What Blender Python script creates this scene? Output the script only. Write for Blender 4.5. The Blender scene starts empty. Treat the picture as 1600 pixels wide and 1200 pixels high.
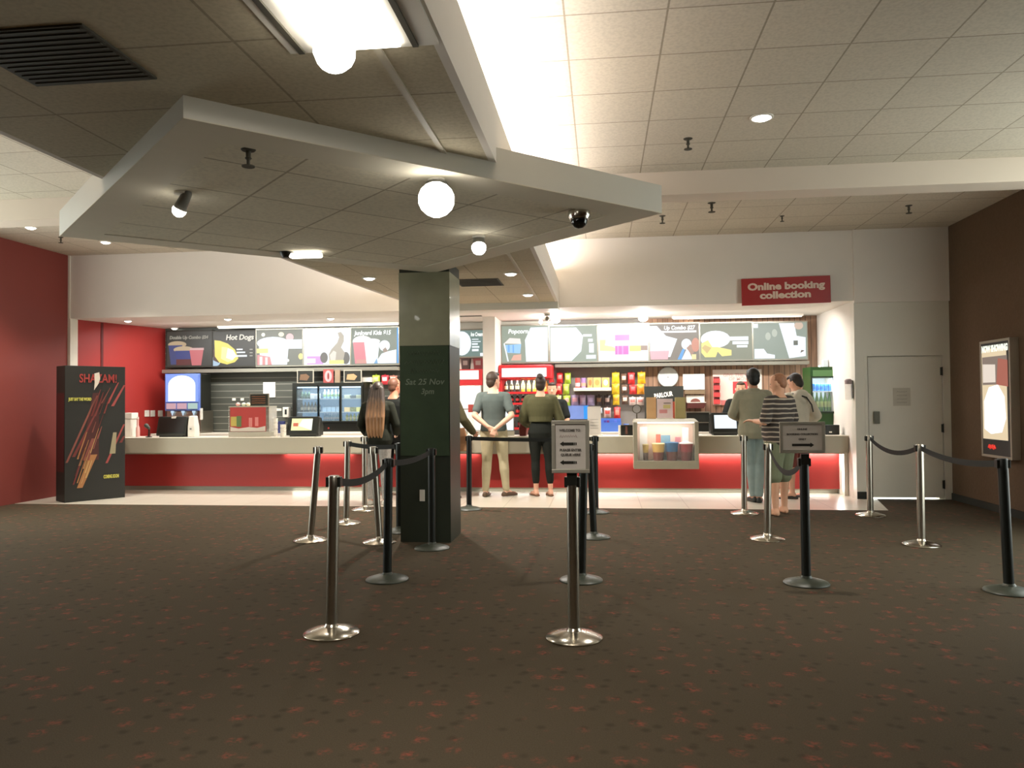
import bpy, math, random
from mathutils import Vector, Matrix, Euler

scene = bpy.context.scene
COL = scene.collection
rad = math.radians
PI = math.pi

# ------------------------------------------------------------------ camera
CAM_H, FPX = 1.40, 1200.0
YAW, PITCH, ROLL = rad(6.65), math.atan(26.2 / 1200), rad(0.49)
Fw = Vector((-math.sin(YAW) * math.cos(PITCH), math.cos(YAW) * math.cos(PITCH), math.sin(PITCH)))
R0 = Vector((math.cos(YAW), math.sin(YAW), 0))
U0 = R0.cross(Fw)
Rt = R0 * math.cos(ROLL) - U0 * math.sin(ROLL)
Up = U0 * math.cos(ROLL) + R0 * math.sin(ROLL)
cam_data = bpy.data.cameras.new('camera')
cam_data.sensor_width = 36.0
cam_data.lens = 36.0 * FPX / 1600.0
cam_data.clip_end = 100
cam = bpy.data.objects.new('camera', cam_data)
COL.objects.link(cam)
m3 = Matrix((Rt, Up, -Fw)).transposed()
cam.matrix_world = Matrix.Translation((0, 0, CAM_H)) @ m3.to_4x4()
scene.camera = cam
CAM = Vector((0, 0, CAM_H))

# ------------------------------------------------------------------ view + world
vs = scene.view_settings
vs.view_transform = 'Standard'
vs.look = 'None'
vs.gamma = 1.0
vs.use_curve_mapping = False
vs.exposure = 0.15
world = bpy.data.worlds.new('foyer_ambient')
scene.world = world
world.use_nodes = True
bg = world.node_tree.nodes['Background']
bg.inputs[0].default_value = (0.93, 1.0, 0.93, 1)
bg.inputs[1].default_value = 4.0


def lamp(name, kind, loc, energy, color=(1, .9, .78), parent=None, aim=None, rot=None, **kw):
    ld = bpy.data.lights.new(name, kind)
    ld.energy = energy
    ld.color = color
    for k, v in kw.items():
        setattr(ld, k, v)
    o = bpy.data.objects.new(name, ld)
    COL.objects.link(o)
    o.location = loc
    if parent:
        o.parent = parent
    if rot is not None:
        o.rotation_euler = rot
    if aim is not None:
        o.rotation_euler = Vector(aim).to_track_quat('-Z', 'Y').to_euler()
    return o


# ------------------------------------------------------------------ measured points
def ray(px, py):
    return Fw + Rt * ((px - 800) / FPX) - Up * ((py - 600) / FPX)


def at_z(px, py, z):
    d = ray(px, py)
    return CAM + d * ((z - CAM_H) / d.z)


def at_y(px, py, Y):
    d = ray(px, py)
    return CAM + d * (Y / d.y)


def at_x(px, py, X):
    d = ray(px, py)
    return CAM + d * (X / d.x)


def rect_y(x0, y0, x1, y1, Y):
    """x0,z0,x1,z1 of a picture rectangle lying on the plane y=Y"""
    a = at_y(x0, (y0 + y1) / 2, Y); b = at_y(x1, (y0 + y1) / 2, Y)
    t = at_y((x0 + x1) / 2, y0, Y); u = at_y((x0 + x1) / 2, y1, Y)
    return a.x, u.z, b.x, t.z


# ------------------------------------------------------------------ materials
def lin(c):
    out = []
    for v in c[:3]:
        v = v / 255.0
        out.append(v / 12.92 if v <= 0.04045 else ((v + 0.055) / 1.055) ** 2.4)
    return (*out, 1.0)


MATS = {}


def mat(name, rgb, rough=0.6, metal=0.0, var=0.10, scale=12.0, bump=0.0, spec=0.4, coat=0.0, trans=0.0, alpha=1.0):
    if name in MATS:
        return MATS[name]
    m = bpy.data.materials.new(name)
    m.use_nodes = True
    nt = m.node_tree
    b = nt.nodes['Principled BSDF']
    c = lin(rgb)
    tc = nt.nodes.new('ShaderNodeTexCoord')
    nz = nt.nodes.new('ShaderNodeTexNoise')
    nz.inputs['Scale'].default_value = scale
    nz.inputs['Detail'].default_value = 3
    nt.links.new(tc.outputs['Object'], nz.inputs['Vector'])
    mx = nt.nodes.new('ShaderNodeMix')
    mx.data_type = 'RGBA'
    mx.inputs['A'].default_value = tuple(v * (1 - var) for v in c[:3]) + (1,)
    mx.inputs['B'].default_value = tuple(min(1, v * (1 + var)) for v in c[:3]) + (1,)
    nt.links.new(nz.outputs['Fac'], mx.inputs['Factor'])
    nt.links.new(mx.outputs['Result'], b.inputs['Base Color'])
    b.inputs['Roughness'].default_value = rough
    b.inputs['Metallic'].default_value = metal
    b.inputs['Specular IOR Level'].default_value = spec
    b.inputs['Coat Weight'].default_value = coat
    b.inputs['Transmission Weight'].default_value = trans
    b.inputs['Alpha'].default_value = alpha
    if bump:
        bp = nt.nodes.new('ShaderNodeBump')
        bp.inputs['Strength'].default_value = bump
        bp.inputs['Distance'].default_value = 0.01
        nt.links.new(nz.outputs['Fac'], bp.inputs['Height'])
        nt.links.new(bp.outputs['Normal'], b.inputs['Normal'])
    MATS[name] = m
    return m


def glow(name, rgb, s=1.0):
    """a lit screen, lamp or backlit print, or a part given its own glow"""
    key = 'glow_' + name
    if key in MATS:
        return MATS[key]
    m = bpy.data.materials.new(key)
    m.use_nodes = True
    nt = m.node_tree
    b = nt.nodes['Principled BSDF']
    b.inputs['Base Color'].default_value = (.02, .02, .02, 1)
    b.inputs['Roughness'].default_value = .5
    b.inputs['Emission Color'].default_value = lin(rgb)
    b.inputs['Emission Strength'].default_value = s
    MATS[key] = m
    return m


def print_mat(rgb, s=None):
    n = '%d_%d_%d' % tuple(rgb)
    if s is None:
        return mat('print_' + n, rgb, .55, var=.04)
    return glow('backlit_%s_%s' % (n, s), rgb, s)


# ------------------------------------------------------------------ mesh builder
class MB:
    def __init__(self):
        self.v, self.f, self.m = [], [], []

    def quad(self, a, b, c, d, mi=0):
        n = len(self.v)
        self.v += [tuple(a), tuple(b), tuple(c), tuple(d)]
        self.f.append((n, n + 1, n + 2, n + 3)); self.m.append(mi)
        return self

    def poly(self, pts, mi=0):
        n = len(self.v)
        self.v += [tuple(p) for p in pts]
        self.f.append(tuple(range(n, n + len(pts)))); self.m.append(mi)
        return self

    def box(self, x0, y0, z0, x1, y1, z1, mi=0):
        if x0 > x1: x0, x1 = x1, x0
        if y0 > y1: y0, y1 = y1, y0
        if z0 > z1: z0, z1 = z1, z0
        n = len(self.v)
        self.v += [(x0, y0, z0), (x1, y0, z0), (x1, y1, z0), (x0, y1, z0),
                   (x0, y0, z1), (x1, y0, z1), (x1, y1, z1), (x0, y1, z1)]
        for q in ((0, 3, 2, 1), (4, 5, 6, 7), (0, 1, 5, 4), (1, 2, 6, 5), (2, 3, 7, 6), (3, 0, 4, 7)):
            self.f.append(tuple(n + i for i in q)); self.m.append(mi)
        return self

    def prism(self, pts, z0, z1, mi=0, top=None):
        """pts counter-clockwise in plan"""
        n = len(self.v); k = len(pts)
        self.v += [(p[0], p[1], z0) for p in pts] + [(p[0], p[1], z1) for p in pts]
        self.f.append(tuple(n + i for i in reversed(range(k)))); self.m.append(mi)
        self.f.append(tuple(n + k + i for i in range(k))); self.m.append(mi if top is None else top)
        for i in range(k):
            j = (i + 1) % k
            self.f.append((n + i, n + j, n + k + j, n + k + i)); self.m.append(mi if top is None else top)
        return self

    def slab(self, pts, y0, y1, mi=0):
        """outline pts (x,z) facing -Y (listed counter-clockwise as seen from -Y), from y0 (front) to y1 (back)"""
        n = len(self.v); k = len(pts)
        self.v += [(p[0], y0, p[1]) for p in pts] + [(p[0], y1, p[1]) for p in pts]
        self.f.append(tuple(n + i for i in range(k))); self.m.append(mi)
        self.f.append(tuple(n + k + i for i in reversed(range(k)))); self.m.append(mi)
        for i in range(k):
            j = (i + 1) % k
            self.f.append((n + j, n + i, n + k + i, n + k + j)); self.m.append(mi)
        return self

    def rings(self, rings, mi=0, cap=True):
        """rings: list of equal-length point loops"""
        n0 = len(self.v); k = len(rings[0])
        for r in rings:
            self.v += [tuple(p) for p in r]
        for a in range(len(rings) - 1):
            for i in range(k):
                j = (i + 1) % k
                self.f.append((n0 + a * k + i, n0 + a * k + j, n0 + (a + 1) * k + j, n0 + (a + 1) * k + i)); self.m.append(mi)
        if cap:
            self.f.append(tuple(n0 + i for i in reversed(range(k)))); self.m.append(mi)
            b = n0 + (len(rings) - 1) * k
            self.f.append(tuple(b + i for i in range(k))); self.m.append(mi)
        return self

    def lathe(self, prof, c=(0, 0, 0), n=20, mi=0, cap=True):
        rs = []
        for r, z in prof:
            rs.append([(c[0] + r * math.cos(2 * PI * i / n), c[1] + r * math.sin(2 * PI * i / n), c[2] + z) for i in range(n)])
        return self.rings(rs, mi, cap)

    def capsule(self, p0, r0, p1, r1, n=12, mi=0):
        p0, p1 = Vector(p0), Vector(p1)
        d = p1 - p0
        if d.length < 1e-6: d = Vector((0, 0, 1e-4))
        d.normalize()
        a = d.orthogonal().normalized(); b = d.cross(a)
        rs = []
        for k in (-80, -50, -20):
            t = rad(k); rs.append((p0 + d * (r0 * math.sin(t)), r0 * math.cos(t)))
        rs.append((p0, r0)); rs.append((p1, r1))
        for k in (20, 50, 80):
            t = rad(k); rs.append((p1 + d * (r1 * math.sin(t)), r1 * math.cos(t)))
        rr = [[c + a * (r * math.cos(2 * PI * i / n)) + b * (r * math.sin(2 * PI * i / n)) for i in range(n)] for c, r in rs]
        return self.rings(rr, mi)

    def chain(self, pr, n=12, mi=0):
        for (p, r), (q, s) in zip(pr[:-1], pr[1:]):
            self.capsule(p, r, q, s, n, mi)
        return self

    def ellipsoid(self, c, rx, ry, rz, n=16, k=9, mi=0, rot=None):
        rs = []
        for a in range(k):
            t = -PI / 2 + PI * (a + .35) / (k - .3)
            ring = []
            for i in range(n):
                p = Vector((rx * math.cos(t) * math.cos(2 * PI * i / n), ry * math.cos(t) * math.sin(2 * PI * i / n), rz * math.sin(t)))
                if rot is not None: p = rot @ p
                ring.append(p + Vector(c))
            rs.append(ring)
        return self.rings(rs, mi)

    def stack(self, secs, n=20, mi=0, f=None):
        """secs: (z, rx, ry, xo, yo) ellipses"""
        rs = []
        for s in secs:
            z, rx, ry = s[:3]; xo = s[3] if len(s) > 3 else 0; yo = s[4] if len(s) > 4 else 0
            ring = [Vector((xo + rx * math.cos(2 * PI * i / n), yo + ry * math.sin(2 * PI * i / n), z)) for i in range(n)]
            if f: ring = [f(p) for p in ring]
            rs.append(ring)
        return self.rings(rs, mi)

    def tube(self, pts, r, n=8, mi=0):
        pts = [Vector(p) for p in pts]
        rs = []
        for i, p in enumerate(pts):
            d = (pts[min(i + 1, len(pts) - 1)] - pts[max(i - 1, 0)]).normalized()
            ref = Vector((0, 0, 1)) if abs(d.z) < .9 else Vector((0, 1, 0))
            a = d.cross(ref).normalized(); b = d.cross(a)
            rs.append([p + a * (r * math.cos(2 * PI * k / n)) + b * (r * math.sin(2 * PI * k / n)) for k in range(n)])
        return self.rings(rs, mi)

    def mesh(self, name, mats):
        me = bpy.data.meshes.new(name)
        me.from_pydata(self.v, [], self.f)
        if not isinstance(mats, (list, tuple)): mats = [mats]
        for m in mats: me.materials.append(m)
        me.polygons.foreach_set('material_index', self.m)
        me.update()
        return me

    def build(self, name, mats, parent=None, loc=None, smooth=False, bevel=0.0):
        me = self.mesh(name, mats)
        if smooth:
            me.polygons.foreach_set('use_smooth', [True] * len(me.polygons))
            me.set_sharp_from_angle(angle=rad(40))
        o = bpy.data.objects.new(name, me)
        COL.objects.link(o)
        if parent: o.parent = parent
        if loc is not None: o.location = loc
        if bevel:
            b = o.modifiers.new('bevel', 'BEVEL'); b.width = bevel; b.segments = 2; b.limit_method = 'ANGLE'
        return o


def tag(o, label=None, cat=None, group=None, kind=None):
    if label: o['label'] = label
    if cat: o['category'] = cat
    if group: o['group'] = group
    if kind: o['kind'] = kind
    return o


def thing(name, label, cat, loc=(0, 0, 0), rz=0, group=None):
    o = bpy.data.objects.new(name, None)
    o.empty_display_size = .1
    COL.objects.link(o)
    o.location = loc
    o.rotation_euler = (0, 0, rz)
    return tag(o, label, cat, group)


def copy_tree(o, parent=None):
    c = o.copy()
    COL.objects.link(c)
    c.parent = parent
    for ch in list(o.children):
        copy_tree(ch, c)
    return c


def struct(name, mb, m, label=None, parent=None, **kw):
    o = mb.build(name, m, parent, **kw)
    if parent is None:
        o['kind'] = 'structure'
        tag(o, label, name.split('_')[0])
    return o


def text(name, body, height, m, parent=None, loc=(0, 0, 0), rot=(PI / 2, 0, 0), width=None, bold=0.0, shear=0.0, depth=.0015, space=1.0, align='CENTER', line=1.0):
    cu = bpy.data.curves.new(name, 'FONT')
    cu.body = body
    cu.align_x = align
    cu.align_y = 'CENTER'
    cu.size = height / 0.72
    cu.extrude = depth
    cu.offset = bold
    cu.shear = shear
    cu.space_character = space
    cu.space_line = line
    cu.resolution_u = 3
    t = bpy.data.objects.new('tmp_' + name, cu)
    COL.objects.link(t)
    dg = bpy.context.evaluated_depsgraph_get()
    me = bpy.data.meshes.new_from_object(t.evaluated_get(dg))
    bpy.data.objects.remove(t)
    bpy.data.curves.remove(cu)
    me.materials.clear(); me.materials.append(m)
    if width:
        xs = [v.co.x for v in me.vertices]
        if xs:
            k = width / max(1e-6, max(xs) - min(xs))
            for v in me.vertices: v.co.x *= k
    me.name = name
    o = bpy.data.objects.new(name, me)
    COL.objects.link(o)
    o.location = loc
    o.rotation_euler = rot
    if parent: o.parent = parent
    return o


def scribble(w, h, seed, r=.004, n=14):
    """an unreadable handwriting line in the x,z plane"""
    rnd = random.Random(seed)
    pts = []
    for i in range(n):
        pts.append((-w / 2 + w * i / (n - 1), 0, (h / 2 if i % 2 else -h / 2) * rnd.uniform(.3, 1)))
    return pts
# ------------------------------------------------------------------ large lights of the room
CZ = 3.74          # ceiling height
WARM = (1.0, .93, .83)
NEUT = (1.0, .98, .95)

# cove lights behind the edges of the dropped soffit (they light the ceiling)
lamp('cove_light_right', 'AREA', (-0.69, 6.0, 3.29), 150, (1, .94, .92), rot=(PI, 0, 0), shape='RECTANGLE', size=.06, size_y=10.0)
lamp('cove_light_left', 'AREA', (-2.96, 4.1, 3.17), 110, (1, .92, .89), rot=(PI, rad(-14), 0), shape='RECTANGLE', size=.06, size_y=6.2)
lamp('cove_light_left', 'AREA', (-2.78, 9.1, 3.17), 120, (1, .95, .92), rot=(PI, rad(-14), rad(-5.4)), shape='RECTANGLE', size=.06, size_y=3.6)
# long area lights added under the recess ceiling to brighten the service area
lamp('recess_light_left', 'AREA', (-5.2, 11.9, 2.72), 110, NEUT, aim=(0, 0.25, -1), shape='RECTANGLE', size=4.6, size_y=.12)
lamp('recess_light_right', 'AREA', (1.0, 11.9, 2.72), 100, NEUT, aim=(0, 0.25, -1), shape='RECTANGLE', size=4.2, size_y=.12)

# ------------------------------------------------------------------ structure materials
def carpet_material():
    m = bpy.data.materials.new('patterned_carpet'); m.use_nodes = True
    nt = m.node_tree; b = nt.nodes['Principled BSDF']; N = nt.nodes.new; L = nt.links.new
    tc = N('ShaderNodeTexCoord')
    mp = N('ShaderNodeMapping'); mp.inputs['Scale'].default_value = (4.8, 5.0, 1)
    L(tc.outputs['Object'], mp.inputs['Vector'])
    vo = N('ShaderNodeTexVoronoi'); vo.inputs['Scale'].default_value = 1.6; vo.inputs['Randomness'].default_value = .55
    L(mp.outputs['Vector'], vo.inputs['Vector'])
    rp = N('ShaderNodeValToRGB'); rp.color_ramp.elements[0].position = .14; rp.color_ramp.elements[0].color = (1, 1, 1, 1)
    rp.color_ramp.elements[1].position = .36; rp.color_ramp.elements[1].color = (0, 0, 0, 1)
    L(vo.outputs['Distance'], rp.inputs['Fac'])
    nz = N('ShaderNodeTexNoise'); nz.inputs['Scale'].default_value = 42; nz.inputs['Detail'].default_value = 4
    L(tc.outputs['Object'], nz.inputs['Vector'])
    mul = N('ShaderNodeMath'); mul.operation = 'MULTIPLY'
    r2 = N('ShaderNodeValToRGB'); r2.color_ramp.elements[0].position = .42; r2.color_ramp.elements[1].position = .66
    L(nz.outputs['Fac'], r2.inputs['Fac'])
    L(rp.outputs['Color'], mul.inputs[0]); L(r2.outputs['Color'], mul.inputs[1])
    n3 = N('ShaderNodeTexNoise'); n3.inputs['Scale'].default_value = 160; n3.inputs['Detail'].default_value = 2
    L(tc.outputs['Object'], n3.inputs['Vector'])
    base = N('ShaderNodeMix'); base.data_type = 'RGBA'
    base.inputs['A'].default_value = lin((55, 48, 37)); base.inputs['B'].default_value = lin((78, 68, 53))
    L(n3.outputs['Fac'], base.inputs['Factor'])
    # second, darker scatter of motifs
    mp2 = N('ShaderNodeMapping'); mp2.inputs['Scale'].default_value = (5.4, 5.6, 1); mp2.inputs['Location'].default_value = (3.3, 1.7, 0)
    L(tc.outputs['Object'], mp2.inputs['Vector'])
    v2 = N('ShaderNodeTexVoronoi'); v2.inputs['Scale'].default_value = 1.9; L(mp2.outputs['Vector'], v2.inputs['Vector'])
    r3 = N('ShaderNodeValToRGB'); r3.color_ramp.elements[0].position = .10; r3.color_ramp.elements[0].color = (.6, .6, .6, 1)
    r3.color_ramp.elements[1].position = .30; r3.color_ramp.elements[1].color = (0, 0, 0, 1)
    L(v2.outputs['Distance'], r3.inputs['Fac'])
    dk = N('ShaderNodeMix'); dk.data_type = 'RGBA'; dk.inputs['B'].default_value = lin((46, 41, 31))
    L(r3.outputs['Color'], dk.inputs['Factor']); L(base.outputs['Result'], dk.inputs['A'])
    fin = N('ShaderNodeMix'); fin.data_type = 'RGBA'; fin.inputs['B'].default_value = lin((118, 62, 50))
    L(mul.outputs[0], fin.inputs['Factor']); L(dk.outputs['Result'], fin.inputs['A'])
    L(fin.outputs['Result'], b.inputs['Base Color'])
    b.inputs['Roughness'].default_value = .95; b.inputs['Specular IOR Level'].default_value = .1
    bp = N('ShaderNodeBump'); bp.inputs['Strength'].default_value = .35; bp.inputs['Distance'].default_value = .004
    L(n3.outputs['Fac'], bp.inputs['Height']); L(bp.outputs['Normal'], b.inputs['Normal'])
    return m


def grid_material(name, rgb, line_rgb, sx, sy, rot=0.0, off=(0, 0), w=.012, rough=.85, spec=.2, axes='XY', stagger=0.0, speckle=.07):
    """flat panels parted by thin lines: ceiling tiles, floor tiles, boards"""
    m = bpy.data.materials.new(name); m.use_nodes = True
    nt = m.node_tree; b = nt.nodes['Principled BSDF']; N = nt.nodes.new; L = nt.links.new
    tc = N('ShaderNodeTexCoord')
    vec = tc.outputs['Object']
    if axes == 'XZ':
        s = N('ShaderNodeSeparateXYZ'); L(vec, s.inputs[0]); c = N('ShaderNodeCombineXYZ')
        L(s.outputs['X'], c.inputs['X']); L(s.outputs['Z'], c.inputs['Y']); vec = c.outputs[0]
    mp = N('ShaderNodeMapping'); mp.inputs['Rotation'].default_value = (0, 0, rot); mp.inputs['Location'].default_value = (off[0], off[1], 0)
    L(vec, mp.inputs['Vector'])
    br = N('ShaderNodeTexBrick')
    br.offset = stagger; br.squash = 1.0
    br.inputs['Scale'].default_value = 1.0
    br.inputs['Brick Width'].default_value = sx
    br.inputs['Row Height'].default_value = sy
    br.inputs['Mortar Size'].default_value = w
    br.inputs['Mortar Smooth'].default_value = .2
    c = lin(rgb)
    br.inputs['Color1'].default_value = c
    br.inputs['Color2'].default_value = tuple(v * .95 for v in c[:3]) + (1,)
    br.inputs['Mortar'].default_value = lin(line_rgb)
    L(mp.outputs['Vector'], br.inputs['Vector'])
    nz = N('ShaderNodeTexNoise'); nz.inputs['Scale'].default_value = 45; nz.inputs['Detail'].default_value = 5
    L(tc.outputs['Object'], nz.inputs['Vector'])
    mx = N('ShaderNodeMix'); mx.data_type = 'RGBA'; mx.blend_type = 'MULTIPLY'; mx.inputs['Factor'].default_value = 1
    rp = N('ShaderNodeValToRGB')
    rp.color_ramp.elements[0].position = .3; rp.color_ramp.elements[0].color = (1 - speckle * 2,) * 3 + (1,)
    rp.color_ramp.elements[1].position = .6; rp.color_ramp.elements[1].color = (1, 1, 1, 1)
    L(nz.outputs['Fac'], rp.inputs['Fac'])
    L(br.outputs['Color'], mx.inputs['A']); L(rp.outputs['Color'], mx.inputs['B'])
    L(mx.outputs['Result'], b.inputs['Base Color'])
    b.inputs['Roughness'].default_value = rough; b.inputs['Specular IOR Level'].default_value = spec
    return m


M_carpet = carpet_material()
M_tile = grid_material('cream_floor_tiles', (196, 188, 172), (160, 150, 134), .6, .6, off=(.1, -.04), w=.006, rough=.28, spec=.5, speckle=.02)
M_ceil = grid_material('ceiling_tiles', (208, 198, 180), (160, 148, 130), .62, .62, off=(.2, .33), w=.007)
M_soffit_under = grid_material('soffit_tiles', (202, 190, 164), (164, 152, 130), 1.2, .6, off=(.2, .2), w=.007, speckle=.08)
M_star_under = grid_material('kite_soffit_tiles', (228, 220, 198), (178, 168, 146), .62, .62, rot=rad(-44), off=(.25, .15), w=.008)
M_white = mat('white_paint', (226, 218, 208), .7, var=.03, scale=3)
M_white2 = mat('white_gloss_paint', (216, 211, 198), .45, var=.03, scale=3)
M_beam = mat('beam_paint', (214, 200, 184), .75, var=.03, scale=2)
M_red = mat('red_wall_paint', (122, 54, 47), .55, var=.05, scale=2)
M_red2 = mat('red_recess_paint', (156, 44, 39), .5, var=.05, scale=2)
M_brown = mat('brown_wall_carpet', (98, 80, 64), .95, var=.14, scale=30, bump=.25, spec=.1)
M_black = mat('black_plastic', (30, 31, 26), .4, var=.08)
M_blackm = mat('black_matt', (36, 37, 31), .7, var=.08)
M_steel = mat('brushed_steel', (176, 170, 158), .3, metal=1.0, var=.10, scale=60)
M_chrome = mat('polished_steel', (196, 190, 178), .2, metal=1.0, var=.06, scale=20)
M_grey = mat('grey_plastic', (120, 118, 110), .5, var=.05)
M_offw = mat('off_white_plastic', (226, 220, 208), .45, var=.03)
M_darkg = mat('dark_grey_vent', (70, 66, 54), .7, var=.08)
M_skin = mat('skin', (206, 156, 126), .55, var=.06, scale=25)

# floor
struct('floor', MB().box(-8.3, -3.5, -.12, 4.75, 10.04, 0).box(4.75, 4.8, -.12, 7.2, 8.4, 0), M_carpet, 'dark brown carpet floor with small reddish motifs')  # right-hand extension is unseen, added to block ambient light from below
tile = MB().prism([(-8.3, 10.04), (3.52, 10.04), (3.76, 11.15), (4.75, 11.15), (4.75, 13.4), (-8.6, 13.4), (-8.3, 11.15)], -.12, .0)
struct('floor_tiles', tile, M_tile, 'strip of cream floor tiles in front of the counter')
struct('floor_threshold', MB().prism([(3.52, 10.04), (4.75, 10.04), (4.75, 11.15), (3.76, 11.15)], -.12, 0), M_carpet, 'brown carpet in front of the white door')

# ceiling, in two bays parted by a beam
struct('ceiling', MB().box(-8.4, -3.5, CZ, 4.9, 11.3, CZ + .12), M_ceil, 'white square tiled ceiling over the foyer')
struct('ceiling_beam', MB().box(-8.3, 7.98, 3.5, 4.75, 8.30, CZ), M_beam, 'plain beam crossing the ceiling before the counter')

# side walls; unseen near stretches and the gaps are shaped to steer ambient light
wl = MB().box(-8.42, 8.7, 0, -8.3, 11.15, CZ).box(-8.42, -3.5, 0, -8.3, 5.0, CZ)
struct('wall_left', wl, M_red, 'dark red side wall of the foyer')
struct('wall_right', MB().box(4.75, 8.2, 0, 4.87, 11.3, CZ).box(4.75, -3.5, 0, 4.87, 5.0, CZ), M_brown, 'dark brown carpeted side wall with the light box')
struct('baseboard_right', MB().box(4.735, 8.2, 0, 4.75, 11.15, .09), M_blackm, 'dark skirting along the brown wall')

struct('wall_added_front', MB().box(-8.42, -3.6, 0, 4.87, -3.5, CZ), M_brown, 'added brown wall behind the viewer, shading the near floor')  # unseen wall added to cut the ambient light on the near floor
# bulkhead above the serving recess
struct('wall_back', MB().box(-8.3, 11.15, 2.75, 3.50, 11.30, CZ), M_white, 'white bulkhead wall above the serving recess')
struct('trim_1', MB().box(-8.3, 11.125, 0, -8.255, 11.30, 2.75).box(-8.3, 11.125, 2.75, -8.27, 11.149, CZ), M_white2, 'thin white corner strip at the edge of the red wall')
# wall with the door, right of the recess
db0, db1, dtop = 3.665, 4.655, 1.975
wb = MB().box(3.50, 11.15, 0, db0, 11.32, 2.72).box(db1, 11.15, 0, 4.75, 11.32, 2.72).box(db0, 11.15, dtop, db1, 11.32, 2.72)
wb.box(db0, 11.215, dtop - .05, db1, 11.32, dtop).box(db0, 11.215, 0, db0 + .05, 11.32, dtop - .05).box(db1 - .05, 11.215, 0, db1, 11.32, dtop - .05)
struct('wall_door', wb, M_white2, 'off white wall around the plain door')
struct('wall_upper', MB().box(3.50, 11.12, 2.72, 4.75, 11.32, CZ), M_white, 'white wall band above the door')
struct('baseboard_back', MB().box(3.50, 11.135, 0, db0, 11.15, .10), M_blackm, 'short dark skirting beside the door')

# recess: back wall, angled red side wall, right side wall, ceiling
struct('ceiling_recess', MB().prism([(-8.3, 11.30), (3.66, 11.30), (3.66, 13.2), (-8.3, 13.2)], 2.75, 2.87), M_white, 'white ceiling of the serving recess')
rw = MB().prism([(-8.27, 11.30), (-7.79, 13.02), (-7.9, 13.1), (-8.42, 11.30)], 0, 2.75)
struct('wall_recess_left', rw, M_red2, 'angled red side wall inside the serving recess')
g = .004
struct('trim_2', MB().prism([(-8.15 + .005, 11.715), (-8.138 + .005, 11.755), (-8.145, 11.757), (-8.157, 11.717)], 0, 2.74), mat('dark_red_joint', (92, 24, 22), .6), 'vertical joint in the red recess wall')
struct('wall_recess_right', MB().box(3.50, 11.32, 0, 3.64, 13.2, 2.75), M_white, 'white side wall at the right end of the recess')


def slat_material(name, rgb, line_rgb, pitch, vertical=False, rough=.5):
    m = bpy.data.materials.new(name); m.use_nodes = True
    nt = m.node_tree; b = nt.nodes['Principled BSDF']; N = nt.nodes.new; L = nt.links.new
    tc = N('ShaderNodeTexCoord'); s = N('ShaderNodeSeparateXYZ'); L(tc.outputs['Object'], s.inputs[0])
    dv = N('ShaderNodeMath'); dv.operation = 'DIVIDE'; dv.inputs[1].default_value = pitch
    L(s.outputs['X' if vertical else 'Z'], dv.inputs[0])
    fr = N('ShaderNodeMath'); fr.operation = 'FRACT'; L(dv.outputs[0], fr.inputs[0])
    fl = N('ShaderNodeMath'); fl.operation = 'FLOOR'; L(dv.outputs[0], fl.inputs[0])
    wn = N('ShaderNodeTexWhiteNoise'); wn.noise_dimensions = '1D'; L(fl.outputs[0], wn.inputs['W'])
    rp = N('ShaderNodeValToRGB'); rp.color_ramp.interpolation = 'CONSTANT'
    rp.color_ramp.elements[0].position = 0; rp.color_ramp.elements[0].color = (1, 1, 1, 1)
    rp.color_ramp.elements[1].position = .1; rp.color_ramp.elements[1].color = (0, 0, 0, 1)
    L(fr.outputs[0], rp.inputs['Fac'])
    nz = N('ShaderNodeTexNoise'); nz.inputs['Scale'].default_value = 9; nz.inputs['Detail'].default_value = 4
    mp = N('ShaderNodeMapping'); mp.inputs['Scale'].default_value = (3, 1, .4) if vertical else (.4, 1, 3)
    L(tc.outputs['Object'], mp.inputs['Vector']); L(mp.outputs['Vector'], nz.inputs['Vector'])
    c = lin(rgb)
    mx = N('ShaderNodeMix'); mx.data_type = 'RGBA'
    k = .45 if vertical else .12
    mx.inputs['A'].default_value = tuple(v * (1 - k) for v in c[:3]) + (1,)
    mx.inputs['B'].default_value = tuple(min(1, v * (1 + k)) for v in c[:3]) + (1,)
    ad = N('ShaderNodeMath'); ad.operation = 'ADD'; L(nz.outputs['Fac'], ad.inputs[0])
    m2 = N('ShaderNodeMath'); m2.operation = 'MULTIPLY_ADD'; m2.inputs[1].default_value = .6; m2.inputs[2].default_value = -.3
    L(wn.outputs['Value'], m2.inputs[0]); L(m2.outputs[0], ad.inputs[1])
    L(ad.outputs[0], mx.inputs['Factor'])
    fin = N('ShaderNodeMix'); fin.data_type = 'RGBA'; fin.inputs['B'].default_value = lin(line_rgb)
    L(rp.outputs['Color'], fin.inputs['Factor']); L(mx.outputs['Result'], fin.inputs['A'])
    L(fin.outputs['Result'], b.inputs['Base Color']); b.inputs['Roughness'].default_value = rough
    return m


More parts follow.
